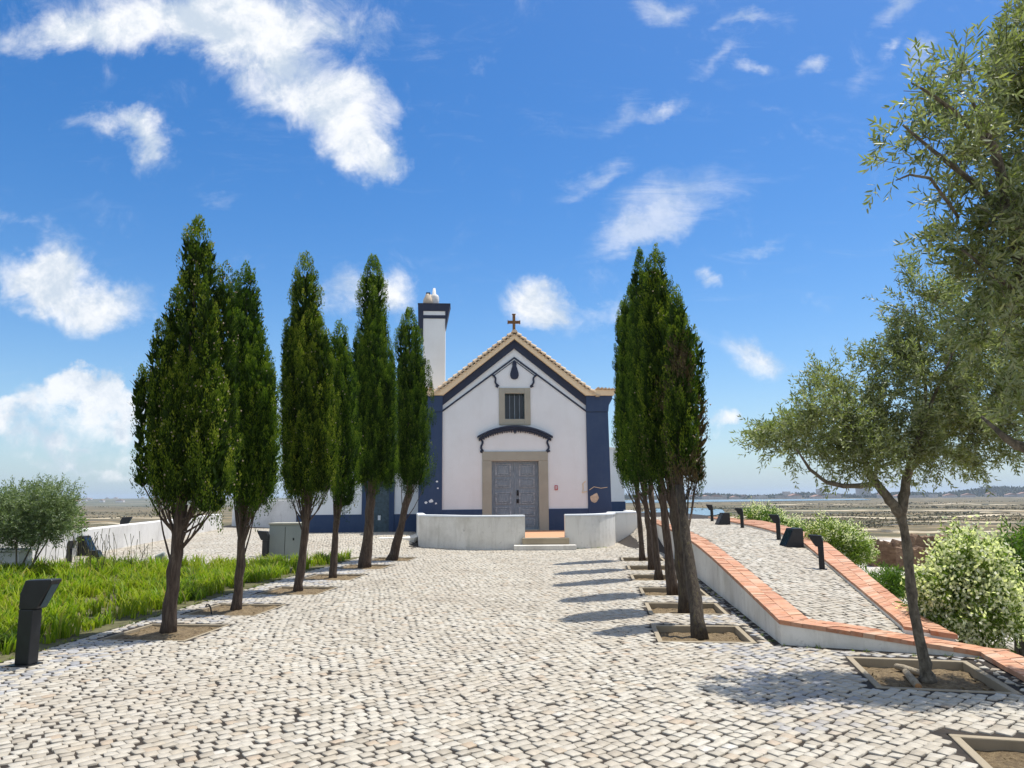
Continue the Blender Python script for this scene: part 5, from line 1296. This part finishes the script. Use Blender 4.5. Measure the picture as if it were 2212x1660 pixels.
for i in range(22):
    d = r.uniform(1900, 2900); px = r.uniform(60, 330); x = (px - 1106) / F * d
    z = -11.6 + 11.5 * sm((d - 1400) / 1500)
    rt = empty('hillside_house', (x, d, z), r.uniform(-.5, .5), label='white house dotted on the far left hillside', cat='house', group='white houses on the far hillside')
    w = r.uniform(9, 22); b = MB(); b.box(-w / 2, w / 2, -5, 5, -2, 4.5); b.build('walls', M['farwhite'], rt)
    b = MB(); b.prism([(-w / 2 - .3, 4.5), (w / 2 + .3, 4.5), (0, 6.6)], -5.3, 5.3); b.build('roof', M['townroof'], rt)
# ruined earth-coloured walls below the walkway
M['ruin'], t, p = mat('crumbling_brown_masonry')
c = ramp(t, noise(t, 1.6, 8, .75, sc=(1, 1, 3)), [(.3, (.10, .055, .03)), (.5, (.22, .135, .08)), (.65, (.33, .23, .14)), (.8, (.15, .10, .06))])
t.links.new(c, p.inputs['Base Color']); p.inputs['Roughness'].default_value = 1; bump(t, p, noise(t, 6, 8, .8), 1, .1)
def ruin(px0, px1, pyb, pyt, Y, label):
    A = at_y(px0, pyb, Y); B_ = at_y(px1, pyb, Y); zt = at_y((px0 + px1) / 2, pyt, Y)[2]
    n = 22; rr = np.random.default_rng(int(px0)); b = MB(); v = []; f = []
    for i in range(n + 1):
        k = i / n; x = A[0] * (1 - k) + B_[0] * k; top = zt + rr.normal(0, .05) - (.25 * rr.random() if rr.random() < .2 else 0); y = Y + .3 * math.sin(k * 5)
        zb = min(A[2], float(Tz(x, Y))) - .4
        v += [(x, y, zb), (x, y, top), (x, y + .7, top + rr.normal(0, .03)), (x, y + .7, zb)]
    for i in range(n):
        a = 4 * i; c = a + 4; f += [(a, a + 1, c + 1, c), (a + 1, a + 2, c + 2, c + 1), (a + 2, a + 3, c + 3, c + 2)]
    f += [(3, 2, 1, 0), tuple(4 * n + k for k in range(4))]; b.add(v, f); b.v = [(x - A[0], y - Y, z - A[2]) for x, y, z in b.v]
    o = b.build('ruined_wall', M['ruin']); o.location = (A[0], Y, A[2]); tag(o, label, 'wall', 'ruined walls below the walkway')
ruin(1888, 1966, 1208, 1172, 33, 'brown ruined wall left of the slender olive trunk')
ruin(1975, 2085, 1212, 1160, 36, 'taller brown ruined wall right of the slender olive trunk')
ruin(2085, 2320, 1190, 1164, 44, 'long low brown ruined wall behind the flowering oleander')
ruin(1955, 2052, 1212, 1188, 31, 'pale front ledge of the ruined walls by the slender olive')
# bushes outside the walkway
def tb(px, py, y): q = at_y(px, py, y); return (q[0], y, float(Tz(q[0], y)))
y = 9.0
bush('oleander_bush', tb(2085, 1400, y), [E(2075, 1300, 62, 56, y, .4), E(2100, 1235, 50, 50, y, .35), E(2030, 1325, 34, 38, y, .25), E(2130, 1330, 54, 42, y, .35), E(2085, 1200, 20, 34, y, .15), E(2060, 1225, 22, 26, y, .15), E(2125, 1215, 22, 26, y, .15), E(2040, 1265, 30, 30, y, .25), E(2150, 1290, 38, 38, y, .25), E(2015, 1290, 16, 20, y, .15), E(2165, 1345, 26, 22, y, .2), E(2010, 1350, 18, 18, y, .15), E(2100, 1365, 40, 16, y, .25)], 950, 12, .085, .022, 'oleander',
     'large oleander covered in cream flowers right of the slender olive', 'shrub', 91, 14, 520, .045, .20, True)
y = 9.6
bush('oleander_bush', tb(2200, 1395, y), [E(2185, 1225, 48, 55, y, .35), E(2215, 1290, 60, 60, y, .4), E(2210, 1190, 30, 34, y, .25), E(2290, 1260, 70, 90, y, .5)], 700, 12, .095, .024, 'bush',
     'greener oleander with bare leaning stems at the right edge', 'shrub', 92, 8, 90, .028, .22, True, stemr=.02)
y = 16.5
bush('oleander_bush', tb(1815, 1215, y), [E(1790, 1158, 32, 18, y, .35), E(1830, 1178, 34, 24, y, .35), E(1858, 1200, 18, 18, y, .25), E(1762, 1146, 14, 8, y, .2), E(1845, 1206, 24, 12, y, .2)], 520, 12, .10, .026, 'oleander', 'rounded flowering bush just outside the walkway edge by the nearest bollard', 'shrub', 93, 5, 150, .035, .25)
y = 25
bush('oleander_bush', tb(1660, 1145, y), [E(1640, 1122, 34, 16, y, .5), E(1672, 1135, 30, 16, y, .5), E(1700, 1148, 20, 12, y, .4), E(1715, 1150, 22, 10, y, .4)], 420, 11, .12, .035, 'bush', 'low far bush with pale flowers behind the farther bollards', 'shrub', 94, 4, 160, .045, .28)
y = 12.5
bush('round_green_shrub', tb(1925, 1300, y), [E(1925, 1275, 34, 26, y, .3), E(1950, 1290, 22, 20, y, .2)], 240, 14, .12, .016, 'bush', 'low bright green shrub between the brick edge and the slender olive trunk', 'shrub', 95, 3, upb=1.2)
y = 10.5
bush('round_green_shrub', tb(2005, 1320, y), [E(2003, 1290, 18, 28, y, .2)], 90, 12, .1, .018, 'bush', 'small yellow-green shrub tucked between the olive trunk and oleander', 'shrub', 96, 2, upb=.9)

# ------------------------------------------------------------------ the air itself
hm = bpy.data.materials.new('thin_haze'); hm.use_nodes = True; t = hm.node_tree; t.nodes.clear()
pv_ = t.nodes.new('ShaderNodeVolumePrincipled'); pv_.inputs['Color'].default_value = (.72, .84, 1, 1); pv_.inputs['Density'].default_value = .00013; pv_.inputs['Anisotropy'].default_value = .2
ou = t.nodes.new('ShaderNodeOutputMaterial'); t.links.new(pv_.outputs[0], ou.inputs['Volume'])
b = MB(); b.box(-6500, 6500, -6500, 6500, -17, 32); b.build('haze', hm, kind='stuff', label='thin bluish haze lying over the marsh and far shore', cat='haze')
